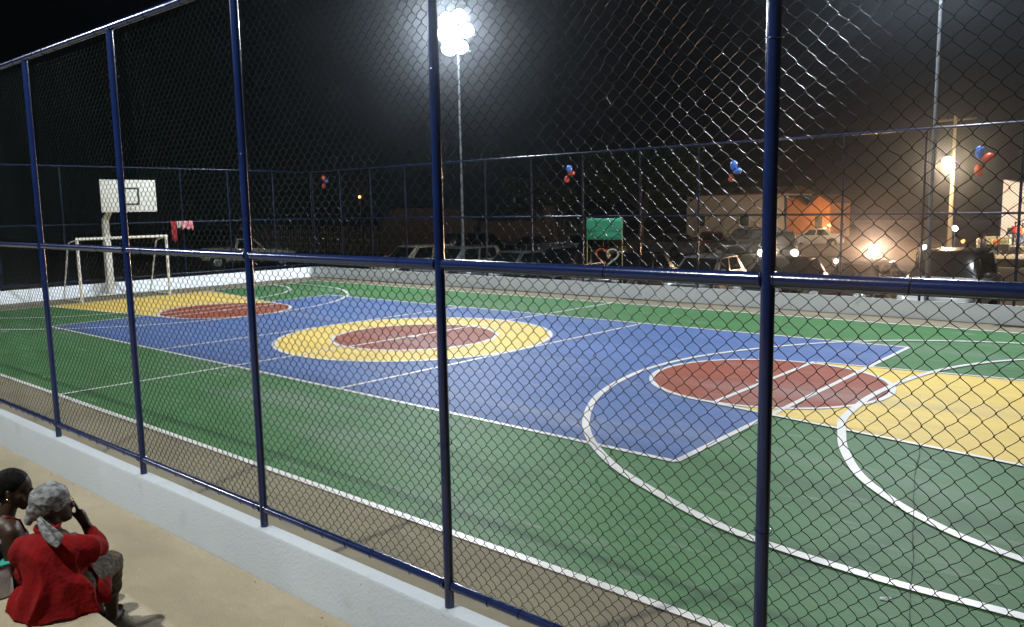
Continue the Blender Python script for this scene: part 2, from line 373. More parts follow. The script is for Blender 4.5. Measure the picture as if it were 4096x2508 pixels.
# near fence, in front of the camera
NY = -8.862
nf = thing('near_fence', 'tall blue pipe and chain link fence nearest the camera', 'fence', (0, NY, Z0))
def loc(o, base=(0, NY, Z0)): o.location = -Vector(base); return o
for i in range(-8, 9):
    x = 2.0*i + (0.02 if i != 6 else -0.035)
    mb = MB().cyl((x, NY, Z0-0.01), (x, NY, ZT-0.02), 0.0292, n=24)
    tm = mb
    for z in (1.35 + 0.25*random.random(), 3.15 + 0.5*random.random()): tie_ring(tm, (x, NY+0.004, z), (0, 0, 1), 0.036)
    for z in (ZM, ZB):   # weld beads where the rails meet the post
        for sx in (-1, 1): tm.tube([(x+sx*0.03, NY+math.cos(t)*0.031, z+math.sin(t)*0.031) for t in np.linspace(0, 2*PI, 17)[:-1]], 0.0035, 6, closed=True)
    loc(mb.build('post', m_post, nf, smooth=True))
ties = MB()
for nm, z, r in (('top_rail', ZT, 0.031), ('mid_rail', ZM, 0.030), ('bottom_rail', ZB, 0.0265)):
    mb = MB()
    if nm == 'top_rail': mb.cyl((-16, NY, z), (16.02, NY, z), r, n=24)
    else:
        for i in range(-8, 8): mb.cyl((2*i+(0.045 if i != 6 else -0.01), NY, z), (2*i+(1.995 if i != 5 else 1.94), NY, z), r, n=24)
    o = loc(mb.build(nm, m_post, nf, smooth=True))
    tm = ties; x = -15.8
    while x < 16:
        gap = {'top_rail': 0.42, 'mid_rail': 1.3, 'bottom_rail': 0.27}[nm]
        tie_ring(tm, (x, NY+0.004, z), (1, 0.12*random.uniform(-1, 1), 0), r+0.005, 0.0021)
        x += gap * random.uniform(0.55, 1.45)
V1, F1 = chain_near(-15.92, 4.0, NY+0.040, ZB-0.005, ZT+0.045, sub=2)
V, F = chain_near(4.0, 16.0, NY+0.040, ZB-0.005, ZT+0.045, sub=4)
F1 = F1 + len(V); V = np.concatenate([V, V1]); F = np.concatenate([F, F1])
tq = np.array([f for f in ties.f if len(f) == 4]) + len(V); V = np.concatenate([V, np.array(ties.v)]); F = np.concatenate([F, tq])
loc(np_mesh('chain_link_mesh', V, F, m_wire, nf))

# far fence and end fence
FY = 8.815
def far_fence(name, label, org, posts, L, along):
    """along='x' or 'y'"""
    t = thing(name, label, 'fence', (*org, Z0))
    P = (lambda u, z, d=0: (u, d, z)) if along == 'x' else (lambda u, z, d=0: (d, u, z))
    for u in posts: MB().cyl(P(u, -0.01), P(u, ZT-Z0), 0.0305, n=12).build('post', m_post_shade, t, smooth=True)
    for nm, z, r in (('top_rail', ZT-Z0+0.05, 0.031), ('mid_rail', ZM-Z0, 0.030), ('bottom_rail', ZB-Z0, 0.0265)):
        MB().cyl(P(0, z), P(L, z), r, n=12).build(nm, m_post_shade, t, smooth=True)
    V, F = chain_far(L, ZT-ZB)
    V[:, 2] += ZB-Z0
    d = V[:, 1].copy() - 0.038
    if along == 'x': V[:, 1] = d
    else: V[:, 1] = V[:, 0]; V[:, 0] = -d
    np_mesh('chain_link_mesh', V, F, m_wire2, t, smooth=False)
    return t
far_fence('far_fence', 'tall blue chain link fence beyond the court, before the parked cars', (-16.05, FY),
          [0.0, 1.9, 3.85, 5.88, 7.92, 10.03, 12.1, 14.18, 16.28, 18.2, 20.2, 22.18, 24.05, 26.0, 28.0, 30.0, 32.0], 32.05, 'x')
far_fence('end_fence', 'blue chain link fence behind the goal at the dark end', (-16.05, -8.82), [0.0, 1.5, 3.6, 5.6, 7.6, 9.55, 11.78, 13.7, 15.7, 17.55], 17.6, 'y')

# ------------------------------------------------------------ goal and basketball stand
gt = thing('football_goal', 'white pipe football goal without a net before the end wall', 'goal', (-14.12, -0.13, 0))
ya, yb = -1.45, 1.46
MB().cyl((0, ya, 0.02), (0, ya, 2.0), 0.045).build('post', m_white, gt, smooth=True)
MB().cyl((0, yb, 0.02), (0, yb, 2.0), 0.045).build('post', m_white, gt, smooth=True)
MB().cyl((0, ya-0.045, 2.03), (0, yb+0.045, 2.03), 0.045).build('crossbar', m_white, gt, smooth=True)
for y in (ya, yb):
    MB().tube([(0, y, 2.0), (-0.55, y, 1.93), (-0.75, y, 1.85), (-1.45, y, 0.05)], 0.024, 10).build('back_stay', m_white, gt, smooth=True)
    MB().cyl((0, y, 0.04), (-1.45, y, 0.04), 0.024).build('ground_bar', m_white, gt, smooth=True)
MB().cyl((-1.45, ya, 0.045), (-1.45, yb, 0.045), 0.026).build('rear_bar', m_white, gt, smooth=True)

bt = thing('basketball_stand', 'white cranked basketball post with a white backboard behind the goal', 'basketball stand', (-15.75, 0.02, 0))
MB().loft([[(c[0]+dx, c[1]+dy, c[2]+dz) for dx, dy, dz in ((-s, -s, 0), (s, -s, 0), (s, s, 0), (-s, s, 0))] for c, s in
           (((0, 0, 0), .115), ((0, 0, 2.45), .095), ((0.02, 0, 2.62), .095), ((0.75, 0, 3.15), .08), ((0.86, 0, 3.3), .07))]).build('post', m_white, bt, bevel=0.015)
MB().cyl((0.3, 0, 2.85), (0.9, 0, 3.55), 0.03).build('brace', m_white, bt, smooth=True)
bb = MB().box((0.90, -0.47, 2.87), (0.94, 1.40, 3.95)).build('backboard', m_board, bt, bevel=0.004)
sq = MB(); cy0, cy1, cz0, cz1, tt = 0.25, 0.81, 3.10, 3.69, 0.06
for a, b in (((cy0, cz0), (cy1, cz0+tt)), ((cy0, cz1-tt), (cy1, cz1)), ((cy0, cz0+tt), (cy0+tt, cz1-tt)), ((cy1-tt, cz0+tt), (cy1, cz1-tt))):
    sq.box((0.941, a[0], a[1]), (0.946, b[0], b[1]))
sq.build('target_square', m_black, bb)
rim = MB().tube([(1.17 + 0.225*math.cos(t), 0.52 + 0.225*math.sin(t), 2.98) for t in np.linspace(0, 2*PI, 33)[:-1]], 0.009, 6, closed=True)
rim.box((0.943, 0.46, 2.95), (0.955, 0.58, 3.02)); rim.build('hoop', m_board, bt, smooth=True)

# ------------------------------------------------------------ floodlight towers
def tower(label, x, y, h, face, base_z, lit=TOWER_W, aimx=0.0, tint=(0.98, 0.99, 0.93)):
    """face: +1 lamps look towards +y, -1 towards -y"""
    t = thing('floodlight_tower', label, 'floodlight', (x, y, base_z), 0, 'floodlight towers round the court')
    H = h - base_z
    MB().cyl((0, 0, 0), (0, 0, H*0.48), 0.055, 0.05).cyl((0, 0, H*0.48), (0, 0, H+0.4), 0.040, 0.032).build('pole', m_galv, t, smooth=True)
    MB().box((-0.60, -0.03, H-0.82), (0.60, 0.03, H-0.76)).box((-0.85, -0.025, H-0.30), (0.85, 0.025, H-0.24)).box((-0.60, -0.025, H+0.22), (0.60, 0.025, H+0.28)).build('cross_arm', m_galv, t)
    for dx, dz in ((-0.29, -0.52), (0.29, -0.52), (-0.58, 0.0), (0.0, 0.0), (0.58, 0.0), (-0.29, 0.52), (0.29, 0.52)):
        tgt = Vector((aimx - x, -y*0.85, -h)) ; c = Vector((dx, face*0.16, H + dz - 0.05)); d = (tgt + Vector((dx*4, 0, 0))).normalized()
        q = d.to_track_quat('Z', 'Y').to_matrix().to_4x4(); mt = Matrix.Translation(c) @ q
        hs = MB().loft([[mt @ Vector((sx*s, sy*s, zz)) for sx, sy in disc(0, 0, 1, 24)] for s, zz in ((0.10, -0.18), (0.17, -0.09), (0.285, 0.06), (0.29, 0.10))])
        fl = hs.build('floodlight', m_plastic, t, bevel=0.01)
        MB().add([mt @ Vector((sx*0.272, sy*0.272, 0.104)) for sx, sy in disc(0, 0, 1, 24)], [tuple(range(24))]).build('lens', m_flood, fl)
    c = Vector((x, y + face*0.45, h + 0.05))
    lamp('floodlight_lamp', 'SPOT', c, lit, tint, 0.13, aim=(aimx, y*0.25, 0), angle=math.radians(168), blend=0.35, parent=t)
    return t
tower('bright floodlight tower beyond the far fence, left of the middle, its lamps in view', -7.98, 9.65, 9.15, -1, LOT, TOWER_W*1.2, -4, (0.88, 0.95, 1.0))
tower('tall floodlight pole beyond the far fence near the right edge, lamps above the picture', 8.0, 9.45, 9.3, -1, LOT, TOWER_W*1.15, 4, (0.86, 0.93, 1.0))
tower('floodlight tower behind the spectators\' steps on the camera side', 8.0, -14.4, 9.15, 1, LOT, TOWER_W*0.50, 2)
tower('floodlight tower behind the steps far down the spectator side', -8.0, -14.4, 9.15, 1, LOT, TOWER_W*0.42, -2)

# ------------------------------------------------------------ decorations on the fences
m_bal = {k: M('balloon ' + k, c, 0.25, spec=0.6, coat=0.3) for k, c in (('blue', (0.05, 0.16, 0.55)), ('red', (0.55, 0.06, 0.03)), ('orange', (0.62, 0.12, 0.04)))}
def balloons(loc, parts, label):
    t = thing('balloon_bunch', label, 'balloons', loc, 0, 'balloon bunches tied to the far fence'); t.scale = (0.84,)*3
    for (dx, dz, ang, kind, s) in parts:
        R_ = Matrix.Rotation(math.radians(ang), 3, 'Y'); rings = []
        for k in range(21):
            a = 0.5 - 0.5*math.cos(PI*k/20); r = 0.108*math.sin(PI*k/20)*(0.72 + 0.36*a) if 0 < k < 20 else 0.004
            z = 0.03 + a*0.29
            rings.append([R_ @ Vector((math.cos(u)*r, math.sin(u)*r, z)) * s for u in np.linspace(0, 2*PI, 29)[:-1]])
        o = MB().loft(rings).build('balloon', m_bal[kind], t, smooth=True, angle=False); o.location = (dx, -0.09, dz)
        MB().tube([R_ @ Vector((0, 0, 0.035)) * s, Vector((0, 0.05, 0))], 0.004, 5).build('knot', m_bal[kind], o)
balloons((-2.35, FY-0.05, 3.78), [(0, 0.04, 20, 'blue', 1.05), (0, 0.02, 80, 'red', 1.0), (0, 0, 195, 'red', 0.95)], 'balloon bunch of one blue and two red, left of the tree')
balloons((3.22, FY-0.05, 3.62), [(0, 0.03, 12, 'blue', 1.15), (0, 0, 75, 'blue', 1.0), (0, 0, 190, 'red', 0.95)], 'balloon bunch with two blue balloons above one red')
balloons((9.12, FY-0.05, 3.62), [(0, 0.05, 5, 'blue', 1.15), (0.05, 0.0, 60, 'red', 1.1), (0, -0.02, 175, 'orange', 1.15)], 'balloon bunch near the right edge with two red balloons')
balloons((-15.05, FY-0.05, 3.98), [(0, 0.03, -15, 'red', 1.0), (0.03, 0, 80, 'blue', 0.9), (0, 0, 190, 'red', 1.0)], 'small distant balloon bunch at the dark far corner')
m_ho = M('orange tinsel', (0.72, 0.10, 0.03), 0.5, bump=0.8, bscale=160); m_hw = M('white tinsel', (0.75, 0.76, 0.74), 0.5, bump=0.8, bscale=160)
hp = []
for k in range(49):
    t = 2*PI*k/48; hx = 16*math.sin(t)**3; hz = 13*math.cos(t) - 5*math.cos(2*t) - 2*math.cos(3*t) - math.cos(4*t)
    hp.append((0.0245*hx, 0, 0.0185*hz))
ht = thing('heart_ornament', 'tinsel heart, half orange and half white, hung on the far fence', 'ornament', (-0.88, FY-0.10, 1.26), math.radians(4))
MB().tube(hp[:25], 0.026, 10).build('white_half', m_hw, ht, smooth=True); MB().tube(hp[24:], 0.026, 10).build('orange_half', m_ho, ht, smooth=True)
# pink cloth on the end fence
m_pink = M('pink cloth', (0.55, 0.10, 0.14), 0.8, c2=(0.7, 0.45, 0.45), nscale=9, bump=0.5, bscale=30)
m_rcl = M('red cloth', (0.36, 0.02, 0.025), 0.85, c2=(0.25, 0.01, 0.02), nscale=12, bump=0.5, bscale=30)
ct = thing('hanging_cloth', 'pink and red ragged cloths hung over the end fence rail', 'cloth', (-15.92, 2.85, ZM))
def rag(name, y0, y1, drop, mat):
    mb = MB(); k = 16; V = []; 
    for j in range(9):
        for i in range(k+1):
            u = i/k; d = drop * (1 + 0.25*noise.noise(Vector((u*6, y0*5, 3)))) if j == 8 else drop*j/8
            if j == 8: d *= random.uniform(0.8, 1.15)
            V.append((0.045 + 0.02*math.sin(u*16)*(j/8), y0 + (y1-y0)*u, 0.035 - d))
    W_ = k+1; fs = [(j*W_+i, j*W_+i+1, (j+1)*W_+i+1, (j+1)*W_+i) for j in range(8) for i in range(k)]
    o = MB().add(V, fs).build(name, mat, ct, smooth=True, angle=False); s = o.modifiers.new('thick', 'SOLIDIFY'); s.thickness = 0.006
rag('pink_cloth', -0.02, 0.42, 0.30, m_pink); rag('pale_cloth', -0.22, -0.04, 0.26, M('pale cloth', (0.5, 0.36, 0.36), 0.8, bump=0.5)); rag('red_cloth', -0.44, -0.24, 0.74, m_rcl)

# small litter on the court
m_pap = M('waste paper', (0.6, 0.62, 0.62), 0.6)
def litter(x, y, s, label, rz):
    V = [(math.cos(a)*s*random.uniform(.7, 1.1), math.sin(a)*s*0.55, 0.006 + 0.008*random.random()) for a in np.linspace(0, 2*PI, 8)[:-1]]
    o = MB().add([(0, 0, 0.024)] + V, [(0, i+1, (i+1) % 7 + 1) for i in range(7)]).build('paper_scrap', m_pap); o.location = (x, y, 0); o.rotation_euler = (0, 0, rz)
    sm = o.modifiers.new('thick', 'SOLIDIFY'); sm.thickness = 0.002; tag(o, label, 'litter')
litter(11.76, -6.28, 0.05, 'crumpled white paper scrap on the green near the right', 0.5)

# ------------------------------------------------------------ vehicles
def carpaint(name, c, rough=0.3, met=0.0): return M('car paint ' + name, c, rough, met, coat=0.5, c2=tuple(x*0.85 for x in c), nscale=2)
CP = dict(white=carpaint('white', (0.62, 0.62, 0.60)), cream=carpaint('cream', (0.50, 0.46, 0.36)), silver=carpaint('silver', (0.34, 0.35, 0.36), 0.3, 0.5),
          grey=carpaint('grey', (0.12, 0.125, 0.13), 0.3, 0.4), darkgrey=carpaint('dark grey', (0.045, 0.048, 0.05), 0.3, 0.3), black=carpaint('black', (0.008, 0.008, 0.009), 0.25),
          red=carpaint('red', (0.28, 0.015, 0.012)), brown=carpaint('brown', (0.05, 0.03, 0.02)))
m_plate = M('number plate', (0.45, 0.45, 0.43), 0.5)
KIND = {  # length, half width, belt z, roof z, base front, roof front, roof rear, base rear, stations
 'hatch': (3.85, 0.82, 0.93, 1.45, 1.00, 0.30, -1.30, -1.78, [(-1.92,.82,.74,.40),(-1.84,.95,.78,.26),(-1.3,.98,.82,.22),(0,.95,.83,.20),(.9,.96,.82,.20),(1.4,.88,.79,.22),(1.78,.74,.72,.25),(1.93,.55,.64,.36)]),
 'sedan': (4.35, 0.84, 0.92, 1.42, 0.95, 0.25, -0.95, -1.55, [(-2.17,.80,.72,.40),(-2.08,.95,.77,.27),(-1.5,1.0,.83,.22),(0,.95,.84,.20),(.9,.95,.83,.20),(1.5,.87,.80,.22),(2.0,.73,.73,.25),(2.16,.55,.65,.36)]),
 'wagon': (4.3, 0.85, 0.98, 1.55, 1.15, 0.45, -1.75, -2.05, [(-2.15,.85,.76,.40),(-2.08,1.0,.80,.27),(-1.5,1.02,.84,.22),(0,1.0,.85,.20),(1.0,1.0,.84,.20),(1.55,.92,.81,.22),(2.0,.80,.74,.25),(2.16,.6,.66,.36)]),
 'suv': (4.4, 0.90, 1.15, 1.78, 1.10, 0.55, -1.85, -2.05, [(-2.2,.95,.80,.50),(-2.12,1.15,.86,.40),(-1.5,1.17,.89,.36),(0,1.16,.90,.34),(1.1,1.15,.89,.34),(1.7,1.08,.87,.36),(2.1,.98,.82,.38),(2.22,.72,.74,.46)]),
 'pickup': (4.9, 0.86, 1.05, 1.62, 0.85, 0.25, -0.65, -0.80, [(-2.45,.98,.82,.50),(-2.42,1.02,.84,.42),(-1.5,1.02,.85,.36),(0,1.03,.86,.34),(.9,1.03,.85,.34),(1.6,.98,.83,.36),(2.3,.88,.78,.40),(2.46,.66,.70,.46)]),
}
def vehicle(kind, colour, loc, rz, label, name=None, cat=None, lit=None, cabc=None, group='cars parked beyond the court'):
    L, hw, zb, zr, bf, rf, rr, br, st = KIND[kind]; pm = CP[colour]
    t = thing(name or ('pickup_truck' if kind == 'pickup' else 'parked_car'), label, cat or ('pickup truck' if kind == 'pickup' else 'car'), loc, rz, group)
    rings = []
    for x, zt, w_, z0 in st:
        s = [(w_*0.80, z0), (w_, z0+0.10), (w_*1.02, (z0+zt)/2), (w_*0.98, zt-0.13), (w_*0.90, zt-0.03), (w_*0.5, zt+0.01)]
        rings.append([(x, y, z) for y, z in s] + [(x, -y, z) for y, z in s[::-1]])
    MB().loft(rings).build('body', pm, t, smooth=True)
    # cabin: lofted frustum with a domed roof
    wb, wr = hw-0.07, hw-0.20
    def ring(xa, xb, w_, z): return [(xa, w_, z), (xb, w_, z), (xb, -w_, z), (xa, -w_, z)]
    cab = MB().loft([ring(bf, br, wb, zb-0.06), ring(rf, rr, wr, zr-0.03), ring(rf-0.08, rr+0.08, wr-0.09, zr)]).build('cabin', CP[cabc] if cabc else pm, t, bevel=0.05)
    lo = [Vector((bf, wb, zb-0.06)), Vector((br, wb, zb-0.06)), Vector((br, -wb, zb-0.06)), Vector((bf, -wb, zb-0.06))]
    hi = [Vector((rf, wr, zr-0.03)), Vector((rr, wr, zr-0.03)), Vector((rr, -wr, zr-0.03)), Vector((rf, -wr, zr-0.03))]
    def pane(name, i, j, u0, u1, v0=0.14, v1=0.90):
        q = []; 
        for u, v in ((u0, v0), (u1, v0), (u1-0.0, v1), (u0+0.0, v1)):
            q.append((lo[i].lerp(lo[j], u)).lerp(hi[i].lerp(hi[j], u), v))
        nrm = (q[1]-q[0]).cross(q[3]-q[0]).normalized()
        ctr = sum(q, Vector())/4
        if nrm.dot(ctr - Vector((0, 0, ctr.z))) < 0: nrm = -nrm
        V = [p + nrm*0.007 for p in q] + [p - nrm*0.01 for p in q]
        MB().add(V, [(0,1,2,3), (7,6,5,4), (0,4,5,1), (1,5,6,2), (2,6,7,3), (3,7,4,0)]).build(name, m_glass, cab)
    pane('windshield', 3, 0, 0.07, 0.93, 0.10, 0.93); pane('rear_window', 1, 2, 0.09, 0.91, 0.2, 0.88)
    if kind == 'pickup':
        pane('side_window', 0, 1, 0.10, 0.90); pane('side_window', 3, 2, 0.10, 0.90)
        bed = MB().box((-2.34, -hw+0.09, 1.0), (-0.92, hw-0.09, 1.045)).build('cargo_bed', m_plastic, t)
        for s in (1, -1): MB().box((-2.43, s*hw-0.045, 1.0), (-0.85, s*hw+0.03, 1.09)).build('bed_rail', pm, t, bevel=0.015)
        MB().box((-2.47, -hw, 0.62), (-2.42, hw, 1.07)).build('tailgate', pm, t, bevel=0.015)
    else:
        for a, b in ((0, 1), (3, 2)):
            pane('side_window', a, b, 0.09, 0.44); pane('side_window', a, b, 0.49, 0.88)
    wx = (L/2-0.78, -L/2+0.80); R_ = 0.31 if kind not in ('suv', 'pickup') else 0.36
    for x in wx:
        for s in (1, -1):
            MB().cyl((x, s*(hw-0.02), R_+0.04), (x, s*(hw+0.018), R_+0.04), R_+0.06, n=24).build('wheel_arch', m_plastic, t)
            wl = MB().cyl((x, s*(hw-0.16), R_), (x, s*(hw+0.03), R_), R_, n=24).build('wheel', m_rubber, t, bevel=0.02)
            MB().cyl((x, s*(hw+0.03), R_), (x, s*(hw+0.042), R_), R_*0.62, R_*0.5, n=16).build('hubcap', m_chrome, wl)
    for s in (1, -1):
        lm = {'on': m_head, 'white': m_headw}.get(lit, m_headglass)
        MB().ball((L/2-0.16, s*(hw-0.24), st[-2][1]-0.10), (0.10, 0.17, 0.085)).build('headlight', lm, t, smooth=True)
        if lit: MB().ball((L/2-0.12, s*(hw-0.20), st[-2][1]-0.10), (0.14, 0.15, 0.14)).build('headlight', lm, t, smooth=True)
        MB().box((-L/2+0.0, s*(hw-0.2)-0.09, 0.66 if kind != 'wagon' else 0.8), (-L/2+0.12, s*(hw-0.2)+0.11, 0.88 if kind != 'wagon' else 1.05)).build('tail_light', m_tail, t, bevel=0.02)
        MB().ball((bf-0.22, s*(hw+0.10), zb+0.07), (0.06, 0.11, 0.075), 12, 8).build('wing_mirror', pm if kind != 'suv' else m_plastic, t, smooth=True)
    MB().box((L/2-0.10, -hw*0.45, 0.50), (L/2+0.005, hw*0.45, 0.64)).build('grille', m_plastic, t, bevel=0.02)
    MB().box((L/2-0.05, -hw*0.86, 0.30), (L/2+0.05, hw*0.86, 0.47)).build('bumper', m_plastic if colour in ('white', 'cream') else pm, t, bevel=0.04)
    MB().box((-L/2-0.05, -hw*0.86, 0.36), (-L/2+0.05, hw*0.86, 0.55)).build('bumper', m_plastic if kind == 'pickup' else pm, t, bevel=0.04)
    MB().box((L/2+0.052, -0.2, 0.34), (L/2+0.06, 0.2, 0.45)).build('number_plate', m_plate, t)
    MB().box((-L/2-0.06, -0.2, 0.58), (-L/2-0.05, 0.2, 0.69)).build('number_plate', m_plate, t)
    if kind == 'suv':
        for s in (1, -1): MB().tube([(0.4, s*0.6, zr), (0.3, s*0.6, zr+0.05), (-1.5, s*0.6, zr+0.05), (-1.6, s*0.6, zr)], 0.018, 8).build('roof_rail', m_galv, t, smooth=True)
    return t
D = math.radians
row = 'cars nosed up to the far fence'
vehicle('wagon', 'cream', (-13.9, 12.6, LOT), D(-92), 'cream estate car nosed to the far fence, leftmost of the front row', group=row)
vehicle('wagon', 'silver', (-11.0, 12.5, LOT), D(-88), 'silver grey estate car directly beyond the far fence beside the cream car', group=row)
vehicle('sedan', 'grey', (-8.0, 12.6, LOT), D(-90), 'mid grey saloon in the front row, dark glass toward the fence', group=row)
vehicle('wagon', 'black', (-5.3, 12.6, LOT), D(-87), 'black estate car in the front row left of the heart ornament', group=row)
vehicle('hatch', 'black', (-2.4, 12.4, LOT), D(-92), 'small black car right behind the tinsel heart', group=row)
vehicle('hatch', 'silver', (0.45, 12.5, LOT), D(-84), 'pale silver hatchback in the front row, its flank lit warm', group=row)
vehicle('hatch', 'black', (3.15, 12.3, LOT), D(-90), 'black hatchback parked beyond the fence behind the thick near post', group=row)
vehicle('sedan', 'brown', (5.55, 12.3, LOT), D(-90), 'dark brown saloon in the front row under the big headlight glare', group=row)
vehicle('suv', 'white', (7.9, 12.2, LOT), D(-88), 'white off-roader with a black cabin and roof rails, rightmost of the front row', group=row, cabc='black')
back = 'cars parked across the dirt lot'
vehicle('pickup', 'cream', (-26.6, 12.0, -0.2), D(62), 'old pale pickup standing alone in the dark behind the end fence', group=back)
vehicle('suv', 'black', (-17.3, 20.5, LOT), D(62), 'black off-roader side-on before the brick ruin', group=back)
vehicle('sedan', 'grey', (-17.6, 26.0, LOT), D(10), 'mid grey saloon partly hidden beside the brick pillar', group=back)
vehicle('pickup', 'silver', (-14.4, 26.0, LOT), D(20), 'pale grey pickup seen side-on behind the green banner', group=back)
vehicle('sedan', 'darkgrey', (-12.2, 24.0, LOT), D(-75), 'dark grey saloon between the green banner and the grey saloon', group=back)
vehicle('sedan', 'silver', (-11.9, 31.5, LOT), D(160), 'silver grey saloon with warm lit tail parked before the white house', group=back)
vehicle('hatch', 'red', (-10.7, 34.5, LOT), D(120), 'dark red hatchback before the white house windows', group=back)
vehicle('suv', 'darkgrey', (-7.7, 33.0, LOT-0.1), D(195), 'dark grey off-roader in front of the white house, right end', group=back)
vehicle('sedan', 'white', (-10.3, 50.0, -0.60), D(200), 'white saloon parked before the orange house wall', group=back)
mv = 'vehicles with headlights on'
vehicle('suv', 'darkgrey', (-2.3, 24.8, LOT+0.05), D(-67), 'dark car with two lit headlamps behind the near post', lit='on', group=mv, cat='car')
lamp('headlight_beam', 'SPOT', (-1.4, 22.0, LOT+1.0), 900, (1, 0.8, 0.55), 0.06, aim=(1, 8, 0), angle=D(80))

def motorbike(loc, rz, label, lens, big=0.16):
    t = thing('motorcycle', label, 'motorcycle', loc, rz, mv)
    for x in (0.65, -0.62):
        w_ = MB().tube([(x+0.28*math.cos(a), 0, 0.30+0.28*math.sin(a)) for a in np.linspace(0, 2*PI, 25)[:-1]], 0.045, 8, closed=True).build('wheel', m_rubber, t, smooth=True)
        MB().cyl((x, -0.03, 0.30), (x, 0.03, 0.30), 0.11).build('hub', m_chrome, w_)
    MB().tube([(0.65, 0, 0.3), (0.45, 0, 0.75), (0.36, 0, 0.98)], 0.035, 8).build('fork', m_chrome, t, smooth=True)
    MB().loft([[(x, y*w_, z+h*k) for y, k in ((1, 0), (1, 1), (-1, 1), (-1, 0))] for x, w_, z, h in ((0.4, .06, .75, .1), (0.2, .13, .68, .24), (-0.1, .11, .68, .16), (-0.3, .12, .68, .10), (-0.85, .08, .74, .07))]).build('body', CP['red'], t, bevel=0.03)
    MB().box((-0.15, -0.12, 0.28), (0.25, 0.12, 0.62)).build('engine', m_plastic, t, bevel=0.04)
    MB().tube([(0.30, -0.33, 1.0), (0.37, -0.15, 1.02), (0.37, 0.15, 1.02), (0.30, 0.33, 1.0)], 0.014, 8).build('handlebar', m_plastic, t, smooth=True)
    MB().ball((0.50, 0, 0.86), (0.07, big*0.75, big*0.75)).build('headlight', lens, t, smooth=True)
    return t
motorbike((1.5, 26.3, LOT+0.12), D(-65), 'motorcycle facing the court with a dazzling headlamp', m_head, 0.30)
lamp('headlight_beam', 'SPOT', (1.85, 25.3, LOT+1.0), 5500, (1, 0.58, 0.34), 0.10, aim=(9, 0, 1.6), angle=D(110), blend=0.9)
motorbike((1.95, 32.4, LOT-0.05), D(-62), 'farther motorcycle with a smaller bright lamp', m_headw, 0.17)
motorbike((1.9, 20.5, LOT), D(-70), 'motorcycle with a dim round lamp behind the front row', m_headw, 0.10)

# ------------------------------------------------------------ buildings and walls beyond the lot
def brickmat(name, c1, c2, mortar, scale=1.0):
    m = bpy.data.materials.new(name); m.use_nodes = True; nt = m.node_tree; b = nt.nodes['Principled BSDF']; b.inputs['Roughness'].default_value = 0.9
    t = nt.nodes.new('ShaderNodeTexBrick'); tc = nt.nodes.new('ShaderNodeTexCoord'); mp = nt.nodes.new('ShaderNodeMapping'); mp.inputs['Rotation'].default_value = (PI/2, 0, 0)
    nt.links.new(tc.outputs['Object'], mp.inputs[0]); nt.links.new(mp.outputs[0], t.inputs['Vector'])
    t.inputs['Color1'].default_value = (*c1, 1); t.inputs['Color2'].default_value = (*c2, 1); t.inputs['Mortar'].default_value = (*mortar, 1)
    t.inputs['Scale'].default_value = 2.2*scale; t.inputs['Mortar Size'].default_value = 0.03; nt.links.new(t.outputs['Color'], b.inputs['Base Color'])
    bp = nt.nodes.new('ShaderNodeBump'); bp.inputs['Strength'].default_value = 0.6; nt.links.new(t.outputs['Fac'], bp.inputs['Height']); bp.invert = True; nt.links.new(bp.outputs[0], b.inputs['Normal'])
    return m
m_brick = brickmat('old brick', (0.20, 0.10, 0.06), (0.13, 0.065, 0.045), (0.12, 0.10, 0.08))
m_plaster = M('grey white plaster', (0.68, 0.68, 0.68), 0.85, c2=(0.55, 0.55, 0.55), nscale=0.9, bump=0.3, dirt=[(0.5, 0.5, 0.8, (0.25, 0.23, 0.21), 0.5)])
m_orange_wall = M('orange wall paint', (0.46, 0.20, 0.075), 0.85, c2=(0.38, 0.15, 0.05), nscale=1.2, bump=0.2)
m_pinkwall = M('pinkish white plaster', (0.78, 0.75, 0.73), 0.85, c2=(0.70, 0.66, 0.64), nscale=0.8, bump=0.3)
m_tile = M('clay roof tile', (0.14, 0.07, 0.045), 0.85, c2=(0.09, 0.045, 0.03), nscale=4, bump=0.6, bscale=12)
m_shut = M('green shutter paint', (0.03, 0.055, 0.045), 0.6); m_wood = M('grey weathered wood', (0.13, 0.115, 0.085), 0.9, c2=(0.08, 0.07, 0.05), nscale=7, stretch=(3, 3, 0.4))
def ruin(x0, x1, y, tops, label, name='brick_wall', mat=m_brick):
    K = len(tops); xs_ = [x0 + (x1-x0)*i/(K-1) for i in range(K)]
    mb = MB().loft([[(x, y-0.12, LOT-0.2), (x, y+0.12, LOT-0.2), (x, y+0.12, z), (x, y-0.12, z)] for x, z in zip(xs_, tops)])
    return tag(mb.build(name, mat), label, 'wall')
ruin(-32.0, -22.9, 26.0, [1.9, 2.8, 2.85, 2.88, 2.85, 2.86, 2.8, 2.78, 2.4, 1.9], 'roofless old brick wall behind the front row cars')
ruin(-22.8, -17.6, 26.6, [1.85, 1.95, 1.9, 2.0, 1.95, 1.95], 'lower stretch of old brick wall right of the taller one')
tag(MB().box((-17.55, 26.35, LOT-0.2), (-17.05, 26.8, 2.83)).build('brick_pillar', m_brick, bevel=0.03), 'lone brick pillar standing at the end of the brick wall', 'pillar')
